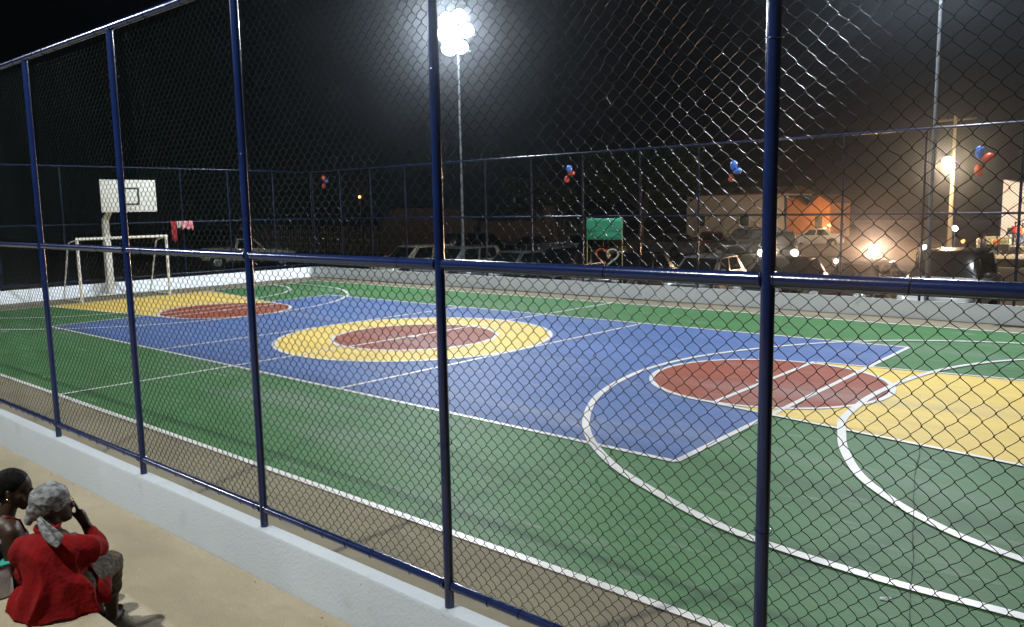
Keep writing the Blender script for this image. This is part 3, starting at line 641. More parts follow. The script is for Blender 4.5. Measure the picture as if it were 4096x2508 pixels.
def stakes(name, p0, p1, h, label, n, gap=0.12):
    t = thing(name, label, 'fence', (*p0, LOT)); d = Vector((p1[0]-p0[0], p1[1]-p0[1], 0)); mb = MB()
    for i in range(n):
        c = d * (i/(n-1)) + Vector((0, random.uniform(-.04, .04), 0)); hh = h*random.uniform(0.85, 1.1); l = Vector((random.uniform(-.05, .05), 0, 0))
        mb.cyl(c + Vector((0, 0, -0.2)), c + l + Vector((0, 0, hh)), random.uniform(0.02, 0.04), n=5)
    o = mb.build('stakes', m_wood, t); o['kind'] = 'stuff'
    MB().cyl(Vector((0, 0.05, h*0.35)), d + Vector((0, 0.05, h*0.35)), 0.025, n=6).build('rail', m_wood, t); MB().cyl(Vector((0, 0.05, h*0.75)), d + Vector((0, 0.05, h*0.75)), 0.025, n=6).build('rail', m_wood, t)
stakes('stake_fence', (-46, 24), (-32.2, 26), 1.95, 'rough fence of upright stakes left of the brick wall', 110)
stakes('stake_fence', (-17.0, 26.6), (-13.0, 26.7), 2.3, 'short rough stake fence between the brick pillar and the green banner', 60)

def house(name, label, x0, x1, y, depth, h, wallm, wins, roofh=0.5, door=None):
    t = thing(name, label, 'house', (x0, y, LOT)); W_ = x1-x0
    MB().box((0, 0, -0.2), (W_, depth, h)).build('wall', wallm, t)
    MB().loft([[(-0.25, -0.3, h+0.003), (W_+0.25, -0.3, h+0.003), (W_+0.25, depth+0.3, h+0.003), (-0.25, depth+0.3, h+0.003)],
               [(-0.25, -0.3, h+0.12), (W_+0.25, -0.3, h+0.12), (W_+0.25, depth+0.3, h+0.12), (-0.25, depth+0.3, h+0.12)],
               [(-0.1, depth/2-0.1, h+roofh), (W_+0.1, depth/2-0.1, h+roofh), (W_+0.1, depth/2+0.1, h+roofh), (-0.1, depth/2+0.1, h+roofh)]]).build('roof', m_tile, t)
    for (a, b, c, d) in wins:
        f = MB().box((a-0.07, -0.06, c-0.07), (a, -0.005, d+0.07)).box((b, -0.06, c-0.07), (b+0.07, -0.005, d+0.07)).box((a, -0.06, d), (b, -0.005, d+0.07)).box((a, -0.10, c-0.09), (b, -0.005, c)).build('window', wallm, t)
        MB().box((a, -0.03, c), (b, -0.004, d)).build('shutter', m_shut, f)
    if door:
        a, b, d = door; MB().box((a, -0.04, 0), (b, -0.004, d)).build('door', m_shut, t, bevel=0.01)
    return t
house('white_house', 'long low grey-white house with green shutters beyond the lot', -26.6, -16.6, 60.0, 6, 3.95, m_plaster, [(1.15, 2.0, 1.0, 2.2), (5.6, 6.5, 1.0, 2.2)], 0.75)
ow = thing('orange_house', 'orange lit house with twin gables beside the white house', 'house', (-16.45, 59.8, LOT)); ow.scale = (0.72, 1, 0.70)
MB().add([(0,0,-.2),(5.4,0,-.2),(5.4,0,4.4),(4.1,0,5.3),(2.7,0,3.9),(1.3,0,5.0),(0,0,5.2),(0,5,-.2),(5.4,5,-.2),(5.4,5,4.4),(4.1,5,5.3),(2.7,5,3.9),(1.3,5,5.0),(0,5,5.2)],
         [(6,5,4,3,2,1,0),(7,8,9,10,11,12,13)]+[(i,(i+1)%7,7+(i+1)%7,7+i) for i in range(7)]).build('wall', m_orange_wall, ow)
MB().add([(5.5,-.3,4.3),(4.1,-.3,5.35),(2.7,-.3,3.95),(1.3,-.3,5.05),(-.1,-.3,5.3),(5.5,5.2,4.3),(4.1,5.2,5.35),(2.7,5.2,3.95),(1.3,5.2,5.05),(-.1,5.2,5.3)],
         [(0,1,6,5),(1,2,7,6),(2,3,8,7),(3,4,9,8)]).build('roof', m_tile, ow).modifiers.new('thick', 'SOLIDIFY').thickness = 0.14
MB().box((3.6, -0.05, 0), (4.5, -0.004, 2.7)).build('door', m_plastic, ow, bevel=0.01)
lamp('lamp_light', 'POINT', (-11.9, 57.0, 0.95), 650, (1.0, 0.50, 0.18), 0.12)
rb = thing('pale_building', 'tall pinkish pale building at the right edge with a sloping parapet', 'building', (0.4, 60, -0.9))
MB().add([(0,0,-.2),(9,0,-.2),(9,0,3.2),(2.4,0,4.55),(0,0,5.15),(0,6,-.2),(9,6,-.2),(9,6,3.2),(2.4,6,4.55),(0,6,5.15)], [(4,3,2,1,0),(5,6,7,8,9)]+[(i,(i+1)%5,5+(i+1)%5,5+i) for i in range(5)]).build('wall', m_pinkwall, rb)
MB().box((0.45, -0.05, 1.0), (0.85, -0.004, 1.5)).build('window', m_shut, rb)
MB().box((1.3, -6.5, -0.4), (9, -0.02, 0.38)).build('plinth', m_conc, rb, bevel=0.02)
cs = MB().box((-5.2, 48.2, -2.0), (16, 58.5, -1.03)).build('pavement', m_conc, bevel=0.02); cs['kind'] = 'structure'

# utility pole with street lamp
up = thing('utility_pole', 'tall concrete utility pole with a cross-arm and a dazzling warm street lamp', 'utility pole', (-1.3, 52, -1.3))
MB().cyl((0, 0, 0), (0, 0, 9.9), 0.17, 0.10, n=14).build('pole', m_conc, up, smooth=True)
MB().box((-1.25, -0.06, 9.55), (1.3, 0.06, 9.68)).build('cross_arm', m_wood, up, bevel=0.01)
for dx in (-1.1, -0.5, 0.55, 1.15): MB().cyl((dx, 0, 9.68), (dx, 0, 9.84), 0.04, 0.055, n=10).build('insulator', m_glass, up, smooth=True)
MB().tube([(0, -0.1, 6.2), (0, -0.6, 6.75), (0, -1.2, 6.9)], 0.03, 8).build('lamp_bracket', m_galv, up, smooth=True)
lh = MB().ball((0, -1.45, 6.9), (0.18, 0.36, 0.10)).build('lamp_head', m_galv, up, smooth=True)
MB().ball((0, -1.5, 6.74), (0.36, 0.42, 0.30)).build('lamp_bowl', m_warm, lh, smooth=True)
lamp('street_lamp_light', 'POINT', (-1.3, 50.35, 5.1), 5800, (1.0, 0.70, 0.42), 0.2)
# far small lamps
def small_lamp(loc, h, label, mat, r=0.12):
    t = thing('distant_lamp', label, 'lamp', loc, 0, 'small distant lamps')
    MB().cyl((0, 0, 0), (0, 0, h), 0.05, 0.035, n=8).build('pole', m_galv, t); MB().ball((0, -0.06, h+0.02), r, 12, 8).build('bulb', mat, t, smooth=True)
small_lamp((-59.6, 46.0, LOT), 4.6, 'tiny orange lamp in the dark left of the near middle post', m_orange, 0.15)
small_lamp((-24.3, 78.0, LOT), 4.65, 'small orange lamp above the white house roof', m_orange, 0.16)
small_lamp((3.95, 54.2, -0.5), 1.5, 'bright white lamp standing on the raised plinth at the right edge', m_headw, 0.20)
lamp('lamp_light', 'POINT', (3.9, 53.7, 1.2), 900, (1.0, 0.93, 0.88), 0.15)
small_lamp((-2.77, 60.0, -1.3), 1.8, 'white lamp on a thin mast right of the utility pole', m_headw, 0.22)
small_lamp((-1.71, 58.0, -1.3), 0.9, 'low orange lamp right of the utility pole', m_orange, 0.14)
small_lamp((-11.6, 57.2, LOT), 1.15, 'small yellowish lamp right of the orange house', m_orange, 0.10)

# green banner on two sticks
m_ban = M('green banner cloth', (0.035, 0.30, 0.17), 0.75, c2=(0.045, 0.36, 0.21), nscale=3, bump=0.2, bscale=10)
m_bam = M('yellow cane', (0.42, 0.32, 0.12), 0.7)
bn = thing('green_banner', 'plain green banner stretched between two thin yellow canes', 'banner', (-3.0, 10.6, LOT))
k = 16; V = [(1.42*i/k, -0.02 + 0.012*math.sin(i*0.9) + 0.01*math.sin(j*1.3+i*.4), 2.02 + 0.72*j/6 - 0.012*math.sin(PI*i/k)*(1 if j == 6 else 0.3)) for j in range(7) for i in range(k+1)]
o = MB().add(V, [(j*(k+1)+i, j*(k+1)+i+1, (j+1)*(k+1)+i+1, (j+1)*(k+1)+i) for j in range(6) for i in range(k)]).build('cloth', m_ban, bn, smooth=True, angle=False)
o.modifiers.new('thick', 'SOLIDIFY').thickness = 0.004
for x in (0.0, 1.42): MB().cyl((x, 0.015, 0), (x, 0.015, 2.8), 0.014, n=8).build('cane', m_bam, bn, smooth=True)

# ------------------------------------------------------------ trees
m_leaf = M('dark leaf', (0.020, 0.036, 0.010), 0.8, c2=(0.035, 0.05, 0.012), nscale=1.5, spec=0.1)
m_bark = M('bark', (0.11, 0.085, 0.055), 0.9, c2=(0.07, 0.05, 0.035), nscale=8, bump=0.6, bscale=20)
def tree(loc, h, r, label, seed, nleaf=9000, trunk_r=0.22, th=None):
    rg = np.random.default_rng(seed); rd = random.Random(seed); th = th or h*0.42
    t = thing('leafy_tree', label, 'tree', (*loc, LOT), 0, None)
    mb = MB(); mb.tube([(0, 0, -0.2), (0.05, 0.03, th*0.5), (0.12, -0.04, th), (0.1, 0, h*0.7)], [trunk_r, trunk_r*0.8, trunk_r*0.6, trunk_r*0.25], 9)
    cl = []
    for k in range(14):
        a = rd.uniform(0, 2*PI); rr = r*rd.uniform(0.3, 0.85); z = h*rd.uniform(0.45, 0.92)
        e = Vector((math.cos(a)*rr, math.sin(a)*rr, z)); mb.tube([(0.1, 0, th*rd.uniform(0.7, 1.1)), e*0.55 + Vector((0, 0, z*0.38)), e], [trunk_r*0.35, trunk_r*0.2, 0.02], 6); cl.append((e, r*rd.uniform(0.25, 0.48)))
    cl.append((Vector((0, 0, h*0.85)), r*0.45))
    mb.build('trunk', m_bark, t, smooth=True)
    C_ = np.array([c for c, _ in cl]); R_ = np.array([q for _, q in cl]); idx = rg.integers(0, len(cl), nleaf)
    d = rg.normal(size=(nleaf, 3)); d /= np.linalg.norm(d, axis=1)[:, None]; P = C_[idx] + d*R_[idx][:, None]*(rg.random(nleaf)[:, None]**0.45)*np.array([1, 1, 0.75])
    a = rg.normal(size=(nleaf, 3)); a /= np.linalg.norm(a, axis=1)[:, None]; b = np.cross(a, rg.normal(size=(nleaf, 3))); b /= np.linalg.norm(b, axis=1)[:, None]
    s = (0.09 + 0.09*rg.random(nleaf))[:, None]
    V = np.stack([P-a*s, P+b*s*0.5, P+a*s, P-b*s*0.5], 1).reshape(-1, 3)
    np_mesh('crown', V, np.arange(nleaf*4).reshape(-1, 4), m_leaf, t, smooth=False)
tree((-13.4, 30.5), 6.4, 3.2, 'dark leafy tree between the brick pillar and the white house', 3, 12000)
tree((4.2, 66), 9.0, 4.0, 'dark tree overhanging the pale building at the right edge', 5, 14000, 0.3)
tree((-26, 36), 5.6, 2.6, 'black tree crown behind the brick walls', 8, 7000)
# weeds behind the end wall
V = []; F = []; m = 0
for i in range(1500):
    x = -16.4 - abs(rng.normal(0, 3.5)); y = rng.uniform(-12, 8); h = rng.uniform(0.05, 0.22); a = rng.uniform(0, PI); dx, dy = math.cos(a)*0.012, math.sin(a)*0.012; lx, ly = rng.normal(0, 0.05, 2)
    V += [(x-dx, y-dy, LOT-0.1), (x+dx, y+dy, LOT-0.1), (x+lx, y+ly, LOT+h)]; F.append((m, m+1, m+2)); m += 3
tag(np_mesh('weeds', V, F, m_leaf, smooth=False), 'sparse weeds on the dark dirt behind the end wall', 'weeds', kind='stuff')

# ------------------------------------------------------------ people
def remesh(o, voxel, smooth=6):
    r = o.modifiers.new('remesh', 'REMESH'); r.mode = 'VOXEL'; r.voxel_size = voxel; r.use_smooth_shade = True
    s = o.modifiers.new('smooth', 'SMOOTH'); s.iterations = smooth; s.factor = 0.5
    return o
def wrinkle(o, strength, size, seed=0):
    tx = bpy.data.textures.new('folds', 'CLOUDS'); tx.noise_scale = size; tx.noise_depth = 2
    d = o.modifiers.new('folds', 'DISPLACE'); d.texture = tx; d.strength = strength; d.mid_level = 0.5; d.texture_coords = 'LOCAL'
    return o
def body(name, caps, mat, parent, voxel=0.012, smooth=5, fold=None):
    mb = MB()
    for c in caps:
        if c[0] == 'e': mb.ball(c[1], c[2], 18, 12, c[3] if len(c) > 3 else None)
        else: mb.capsule(*c)
    o = mb.build(name, mat, parent, smooth=True, angle=False); remesh(o, voxel, smooth)
    if fold: wrinkle(o, *fold)
    return o
m_skin = M('dark brown skin', (0.036, 0.016, 0.008), 0.5, c2=(0.028, 0.012, 0.006), nscale=12, spec=0.4)
m_hair = M('black hair', (0.003, 0.0025, 0.0025), 0.6, bump=0.5, bscale=160, spec=0.1)
m_shirt = M('red cotton', (0.20, 0.003, 0.004), 0.95, c2=(0.14, 0.002, 0.003), nscale=5, bump=0.4, bscale=38, spec=0.2)
m_scarf = M('grey patterned scarf', (0.22, 0.225, 0.235), 0.8, c2=(0.09, 0.095, 0.105), nscale=22, contrast=(0.47, 0.56), bump=0.5, bscale=25, stretch=(1, 1, 2.5))
m_leop = M('patterned skirt cloth', (0.085, 0.055, 0.020), 0.85, c2=(0.02, 0.018, 0.015), nscale=38, contrast=(0.47, 0.53), detail=2)
m_leop2 = M('grey animal print', (0.30, 0.29, 0.27), 0.85, c2=(0.015, 0.015, 0.015), nscale=55, contrast=(0.47, 0.52), detail=2)
m_dress = M('dark flowered dress', (0.02, 0.015, 0.02), 0.85, c2=(0.35, 0.22, 0.28), nscale=26, contrast=(0.60, 0.64), detail=2)
m_gold = M('gold metal', (0.6, 0.42, 0.15), 0.25, 0.9)
m_bagw = M('white bag cloth', (0.50, 0.60, 0.60), 0.7, bump=0.4, bscale=18)

# woman in red, seen from behind
A_f, A_r = Vector((-0.6, 0.8, 0)), Vector((0.8, 0.6, 0)); AO = Vector((8.267, -10.380, 0.45))
def a_(f, r, u): return A_f*f + A_r*r + Vector((0, 0, u))
pa = thing('person', 'person in a red shirt and grey headscarf seated on the step, seen from behind', 'person', AO)
Hc = a_(0.125, -0.105, 0.60); fd = (A_f*0.55 + A_r*0.80).normalized(); sd = Vector((fd.y, -fd.x, 0)); U = Vector((0, 0, 1))
hd = lambda f, s, u: Hc + fd*f + sd*s + U*u
rot = Matrix((fd, sd, U)).transposed()
body('body', [
    ('e', Hc + U*0.01, (0.098, 0.078, 0.11), rot), ('e', hd(0.045, 0, -0.055), (0.058, 0.052, 0.065), rot),
    (hd(0.098, 0, 0.0), 0.011, hd(0.110, 0, -0.030), 0.016), (hd(0.088, 0, -0.062), 0.018, hd(0.09, 0, -0.062), 0.018), (hd(0.085, 0, -0.10), 0.02, hd(0.06, 0, -0.10), 0.028),
    (hd(0.0, 0.078, -0.02), 0.016, hd(-0.01, 0.082, 0.0), 0.012), (hd(0.0, -0.078, -0.02), 0.016, hd(-0.01, -0.082, 0.0), 0.012),
    (a_(0.06, -0.10, 0.36), 0.062, a_(0.10, -0.10, 0.52), 0.055), (a_(0.0, -0.03, 0.12), 0.15, a_(0.04, -0.08, 0.34), 0.14),
    # thighs, shins, feet
    (a_(0.05, 0.08, 0.09), 0.085, a_(0.46, 0.03, 0.07), 0.062), (a_(0.05, -0.14, 0.09), 0.085, a_(0.45, -0.22, 0.07), 0.062),
    (a_(0.46, 0.03, 0.06), 0.060, a_(0.55, -0.05, -0.34), 0.036), (a_(0.45, -0.22, 0.06), 0.058, a_(0.5, -0.26, -0.34), 0.034),
    (a_(0.53, -0.06, -0.375), 0.036, a_(0.68, -0.06, -0.385), 0.026), (a_(0.48, -0.26, -0.375), 0.036, a_(0.63, -0.27, -0.385), 0.026),
    # right forearm and hand raised to the cheek
    (a_(0.20, 0.12, 0.29), 0.042, a_(0.25, 0.02, 0.42), 0.030), (a_(0.25, 0.02, 0.42), 0.029, a_(0.245, -0.01, 0.49), 0.034),
    (a_(0.24, -0.012, 0.50), 0.010, a_(0.225, -0.03, 0.575), 0.0085), (a_(0.255, -0.020, 0.50), 0.010, a_(0.235, -0.045, 0.585), 0.0085),
    (a_(0.268, -0.026, 0.50), 0.010, a_(0.25, -0.055, 0.58), 0.0085), (a_(0.28, -0.03, 0.49), 0.009, a_(0.265, -0.06, 0.555), 0.008),
    (a_(0.235, -0.02, 0.465), 0.011, a_(0.205, -0.045, 0.52), 0.0095),
    # left hand
    (a_(0.16, -0.22, 0.12), 0.03, a_(0.26, -0.19, 0.14), 0.032), (a_(0.26, -0.18, 0.14), 0.012, a_(0.34, -0.15, 0.145), 0.009), (a_(0.27, -0.195, 0.14), 0.012, a_(0.35, -0.17, 0.14), 0.009), (a_(0.265, -0.21, 0.14), 0.011, a_(0.34, -0.195, 0.14), 0.009), (a_(0.255, -0.225, 0.14), 0.010, a_(0.32, -0.22, 0.135), 0.008), (a_(0.23, -0.17, 0.135), 0.012, a_(0.29, -0.13, 0.13), 0.010)],
    m_skin, pa, 0.008, 3)
sh = MB()
for c in [(a_(-0.03, -0.03, 0.10), 0.185, a_(0.02, -0.08, 0.30), 0.175), (a_(0.02, -0.20, 0.33), 0.115, a_(0.03, 0.03, 0.345), 0.105), (a_(0.05, -0.10, 0.40), 0.085, a_(0.07, -0.10, 0.45), 0.066),
          (a_(0.03, 0.02, 0.35), 0.10, a_(0.10, 0.115, 0.33), 0.085), (a_(0.10, 0.115, 0.33), 0.083, a_(0.19, 0.125, 0.29), 0.068), (a_(0.19, 0.125, 0.29), 0.065, a_(0.235, 0.06, 0.375), 0.046),
          (a_(0.04, -0.20, 0.33), 0.095, a_(0.04, -0.25, 0.20), 0.070), (a_(0.04, -0.25, 0.20), 0.068, a_(0.16, -0.22, 0.13), 0.05),
          (a_(-0.05, -0.16, 0.04), 0.14, a_(-0.03, 0.06, 0.04), 0.13), (a_(0.0, 0.12, 0.05), 0.09, a_(0.15, 0.12, 0.06), 0.10)]: sh.capsule(*c)
# draped hem on the step
hem = []
for k_ in range(40):
    a = 2*PI*k_/40; rf_ = 1 + 0.07*math.sin(a*5+1) + 0.04*math.sin(a*9)
    hem.append((math.cos(a)*rf_, math.sin(a)*rf_))
sh.loft([[a_(-0.035 + c*0.19*s, -0.035 + q*0.25*s, z) for c, q in hem] for s, z in ((1.02, 0.004), (1.0, 0.02), (0.93, 0.06), (0.86, 0.13), (0.72, 0.2))])
o = sh.build('shirt', m_shirt, pa, smooth=True, angle=False); remesh(o, 0.010, 6)
# long draped folds, pressed into the remeshed shirt
bpy.context.view_layer.update()
me = bpy.data.meshes.new_from_object(o.evaluated_get(bpy.context.evaluated_depsgraph_get())); o.modifiers.clear(); o.data = me; me.name = 'shirt'
co = np.empty(len(me.vertices)*3, np.float32); me.vertices.foreach_get('co', co); co = co.reshape(-1, 3); nr = np.array([v.normal for v in me.vertices])
f_ = co @ np.array(A_f); r_ = co @ np.array(A_r); z_ = co[:, 2]; th = np.arctan2(r_ + 0.06, -f_ + 0.12)
nz = np.array([noise.noise(Vector((p[0]*5, p[1]*5, p[2]*2.2))) for p in co]); nz2 = np.array([noise.noise(Vector((p[0]*14, p[1]*14, p[2]*7))) for p in co])
down = np.clip((0.42 - z_)/0.30, 0, 1)
ridge = lambda x: (1 - np.abs(np.sin(x)))**1.6 * 2 - 0.6
dsp = 0.030*down*ridge(3.6*th + 1.3*z_*6*0.35 + 2.4*nz) + 0.022*ridge(9*(r_*0.8 + z_*0.95) + 1.6*nz + 1.0)*np.clip(1 - np.abs(z_-0.2)/0.28, 0, 1) + 0.010*nz2 + 0.008*nz
co += nr * dsp[:, None]; co[:, 2] = np.maximum(co[:, 2], 0.003)
me.vertices.foreach_set('co', co.astype(np.float32).ravel()); me.update(); me.shade_smooth()
if not me.materials: me.materials.append(m_shirt)
MB().tube([a_(0.06 + 0.062*math.cos(t), -0.10 + 0.066*math.sin(t), 0.485 + 0.012*math.cos(t)) for t in np.linspace(0, 2*PI, 25)[:-1]], 0.012, 8, closed=True).build('collar', m_shirt, pa, smooth=True)
# skirt over the knees
body('skirt', [(a_(0.05, 0.09, 0.10), 0.10, a_(0.45, 0.035, 0.085), 0.078), (a_(0.05, -0.12, 0.10), 0.10, a_(0.45, -0.2, 0.085), 0.08), (a_(0.46, 0.03, 0.06), 0.074, a_(0.48, 0.0, -0.10), 0.07),
               (a_(0.3, -0.1, 0.1), 0.10, a_(0.42, -0.1, 0.07), 0.09), (a_(0.46, -0.2, 0.06), 0.074, a_(0.48, -0.22, -0.10), 0.07)], m_leop, pa, 0.011, 5, (0.02, 0.06))
# headscarf with knot and hanging tail
sc_ = MB().ball(Hc + U*0.035 - fd*0.008, (0.114, 0.100, 0.102), 20, 14, rot); sc_.ball(hd(-0.078, 0, -0.025), (0.060, 0.068, 0.062), 16, 10, rot)
sc_.capsule(hd(-0.12, 0, -0.06), 0.030, hd(-0.13, 0.0, -0.085), 0.026)
o = sc_.build('headscarf', m_scarf, pa, smooth=True, angle=False); remesh(o, 0.008, 4); wrinkle(o, 0.020, 0.045)
tl = []; nst = 12
for j in range(nst+1):
    t_ = j/nst; wv = 0.016 + 0.040*math.sin(PI*min(1, t_*0.78 + 0.06)); c = a_(-0.02 - 0.085*t_ - 0.02*math.sin(PI*t_), -0.095 + 0.185*t_, 0.565 - 0.10*t_ - 0.01*t_*t_)
    wd = (A_r*0.5 + U*0.86).normalized()
    for i in range(9): v = i/8*2-1; tl.append(c + wd*wv*v - A_f*(0.010*math.cos(v*5 + t_*4)))
o = MB().add(tl, [(j*9+i, j*9+i+1, (j+1)*9+i+1, (j+1)*9+i) for j in range(nst) for i in range(8)]).build('scarf_tail', m_scarf, pa, smooth=True, angle=False)
o.modifiers.new('thick', 'SOLIDIFY').thickness = 0.006; o.modifiers.new('sub', 'SUBSURF').render_levels = 1
gl = MB()
for s in (1, -1):
    gl.tube([hd(0.112, s*0.036 + 0.024*math.cos(t), 0.005 + 0.019*math.sin(t)) for t in np.linspace(0, 2*PI, 21)[:-1]], 0.0018, 6, closed=True)
    gl.tube([hd(0.110, s*0.060, 0.008), hd(0.05, s*0.083, 0.012), hd(-0.02, s*0.086, 0.0)], 0.0018, 6)
gl.tube([hd(0.114, -0.012, 0.008), hd(0.118, 0, 0.011), hd(0.114, 0.012, 0.008)], 0.0018, 6)
gl.build('glasses', m_gold, pa, smooth=True)

# second woman, farther along the step, face turned towards the first
BO = Vector((7.62, -10.47, 0.45)); pb = thing('person', 'person with dark hair pulled back and a red shoulder strap, face turned sideways', 'person', BO)
b_ = lambda x, y, z: Vector((x, y, z)); HB = b_(0.02, 0.075, 0.605); fb = Vector((0.62, 0.78, -0.12)).normalized(); sb = Vector((fb.y, -fb.x, 0)).normalized(); ub = sb.cross(fb)
hb = lambda f, s, u: HB + fb*f + sb*s + ub*u; rb_ = Matrix((fb, sb, ub)).transposed()
body('body', [('e', HB + ub*0.012, (0.100, 0.078, 0.112), rb_), ('e', hb(0.04, 0, -0.05), (0.060, 0.056, 0.068), rb_), ('e', hb(0.078, 0, -0.012), (0.022, 0.045, 0.04), rb_),
    (hb(0.100, 0, 0.01), 0.010, hb(0.116, 0, -0.024), 0.016), (hb(0.100, 0, -0.028), 0.018, hb(0.102, 0, -0.028), 0.018), (hb(0.090, 0.012, -0.058), 0.014, hb(0.090, -0.012, -0.058), 0.014),
    (hb(0.080, 0, -0.098), 0.022, hb(0.06, 0, -0.105), 0.03), (hb(0.05, 0.05, -0.03), 0.026, hb(0.06, 0.045, -0.05), 0.02), (hb(0.05, -0.05, -0.03), 0.026, hb(0.06, -0.045, -0.05), 0.02),
    (hb(0.0, 0.080, -0.02), 0.017, hb(-0.01, 0.084, 0.006), 0.013), (hb(0.0, -0.080, -0.02), 0.017, hb(-0.01, -0.084, 0.006), 0.013),
    (b_(0.0, 0.0, 0.40), 0.055, b_(0.01, 0.05, 0.54), 0.05), (b_(-0.13, -0.01, 0.385), 0.068, b_(0.13, -0.01, 0.385), 0.068), (b_(0, 0, 0.1), 0.15, b_(0, -0.01, 0.32), 0.125),
    (b_(0.165, -0.01, 0.375), 0.058, b_(0.20, -0.03, 0.16), 0.046), (b_(0.20, -0.03, 0.16), 0.044, b_(0.12, 0.16, 0.12), 0.032), (b_(-0.165, -0.01, 0.375), 0.058, b_(-0.20, 0.0, 0.16), 0.046), (b_(-0.20, 0.0, 0.16), 0.044, b_(-0.1, 0.18, 0.13), 0.032),
    (b_(0.12, 0.16, 0.12), 0.034, b_(0.09, 0.22, 0.12), 0.030), (b_(0.09, 0.22, 0.13), 0.010, b_(0.05, 0.29, 0.12), 0.008), (b_(0.10, 0.22, 0.11), 0.010, b_(0.07, 0.30, 0.10), 0.008),
    (b_(0.09, 0.05, 0.09), 0.085, b_(0.11, 0.45, 0.08), 0.062), (b_(-0.09, 0.05, 0.09), 0.085, b_(-0.1, 0.45, 0.08), 0.062),
    (b_(0.11, 0.45, 0.07), 0.056, b_(0.11, 0.48, -0.34), 0.034), (b_(-0.1, 0.45, 0.07), 0.056, b_(-0.1, 0.48, -0.34), 0.034),
    (b_(0.11, 0.46, -0.375), 0.036, b_(0.11, 0.62, -0.385), 0.026), (b_(-0.1, 0.46, -0.375), 0.036, b_(-0.1, 0.62, -0.385), 0.026)], m_skin, pb, 0.008, 2)
body('hair', [('e', hb(-0.022, 0, 0.040), (0.108, 0.090, 0.098), rb_), ('e', hb(-0.06, 0, -0.01), (0.066, 0.078, 0.085), rb_), ('e', hb(-0.135, 0, 0.02), (0.045, 0.045, 0.045), rb_)], m_hair, pb, 0.008, 3, (0.008, 0.03))
body('dress', [(b_(0, -0.005, 0.06), 0.168, b_(0, -0.01, 0.26), 0.150), (b_(-0.07, -0.01, 0.30), 0.10, b_(0.07, -0.01, 0.30), 0.10), (b_(0.09, 0.05, 0.09), 0.105, b_(0.11, 0.43, 0.08), 0.085),
               (b_(-0.09, 0.05, 0.09), 0.105, b_(-0.1, 0.43, 0.08), 0.085), (b_(0.11, 0.45, 0.06), 0.078, b_(0.11, 0.48, -0.08), 0.085), (b_(-0.1, 0.45, 0.06), 0.078, b_(-0.1, 0.48, -0.08), 0.085)], m_dress, pb, 0.011, 5, (0.018, 0.05))
for s in (1, -1):
    MB().tube([b_(s*0.085, 0.095, 0.33), b_(s*0.09, 0.065, 0.42), b_(s*0.095, 0.0, 0.458), b_(s*0.09, -0.062, 0.42), b_(s*0.075, -0.09, 0.33)], 0.007, 8).build('strap', m_shirt, pb, smooth=True)
eb = []
for s in (1, -1):
    MB().tube([hb(0.0, s*0.092, -0.045) + Vector((0.010*math.cos(t), 0.010*math.sin(t), -0.012*math.sin(t))) for t in np.linspace(0, 2*PI, 13)[:-1]], 0.002, 5, closed=True).build('earring', m_gold, pb, smooth=True)
    MB().ball(hb(0.0815, s*0.031, 0.008), 0.0115, 12, 8).build('eye', M('eye dark', (0.03, 0.025, 0.022), 0.2), pb, smooth=True)
# cooler with a turquoise tray
cl_ = thing('cooler_box', 'white foam cooler box on the step left of the person in red', 'cooler', (7.70, -10.735, 0.452), D(90))
MB().box((-0.22, -0.16, 0), (0.22, 0.16, 0.20)).build('box', M('white foam', (0.55, 0.53, 0.56), 0.7, bump=0.2), cl_, bevel=0.02)
MB().box((-0.225, -0.165, 0.203), (0.225, 0.165, 0.222)).build('lid', M('turquoise plastic', (0.05, 0.34, 0.29), 0.4), cl_, bevel=0.008)
tr = thing('turquoise_tub', 'turquoise plastic tub standing on the cooler lid', 'tub', (7.72, -10.70, 0.676), D(90))
MB().loft([[(c*s, q*s*0.7, z) for c, q in disc(0, 0, 1, 24)] for s, z in ((0.13, 0), (0.15, 0.06), (0.158, 0.062), (0.158, 0.072), (0.145, 0.072), (0.125, 0.01))]).build('bowl', M('turquoise plastic', (0.05, 0.34, 0.29), 0.4), tr, smooth=True)

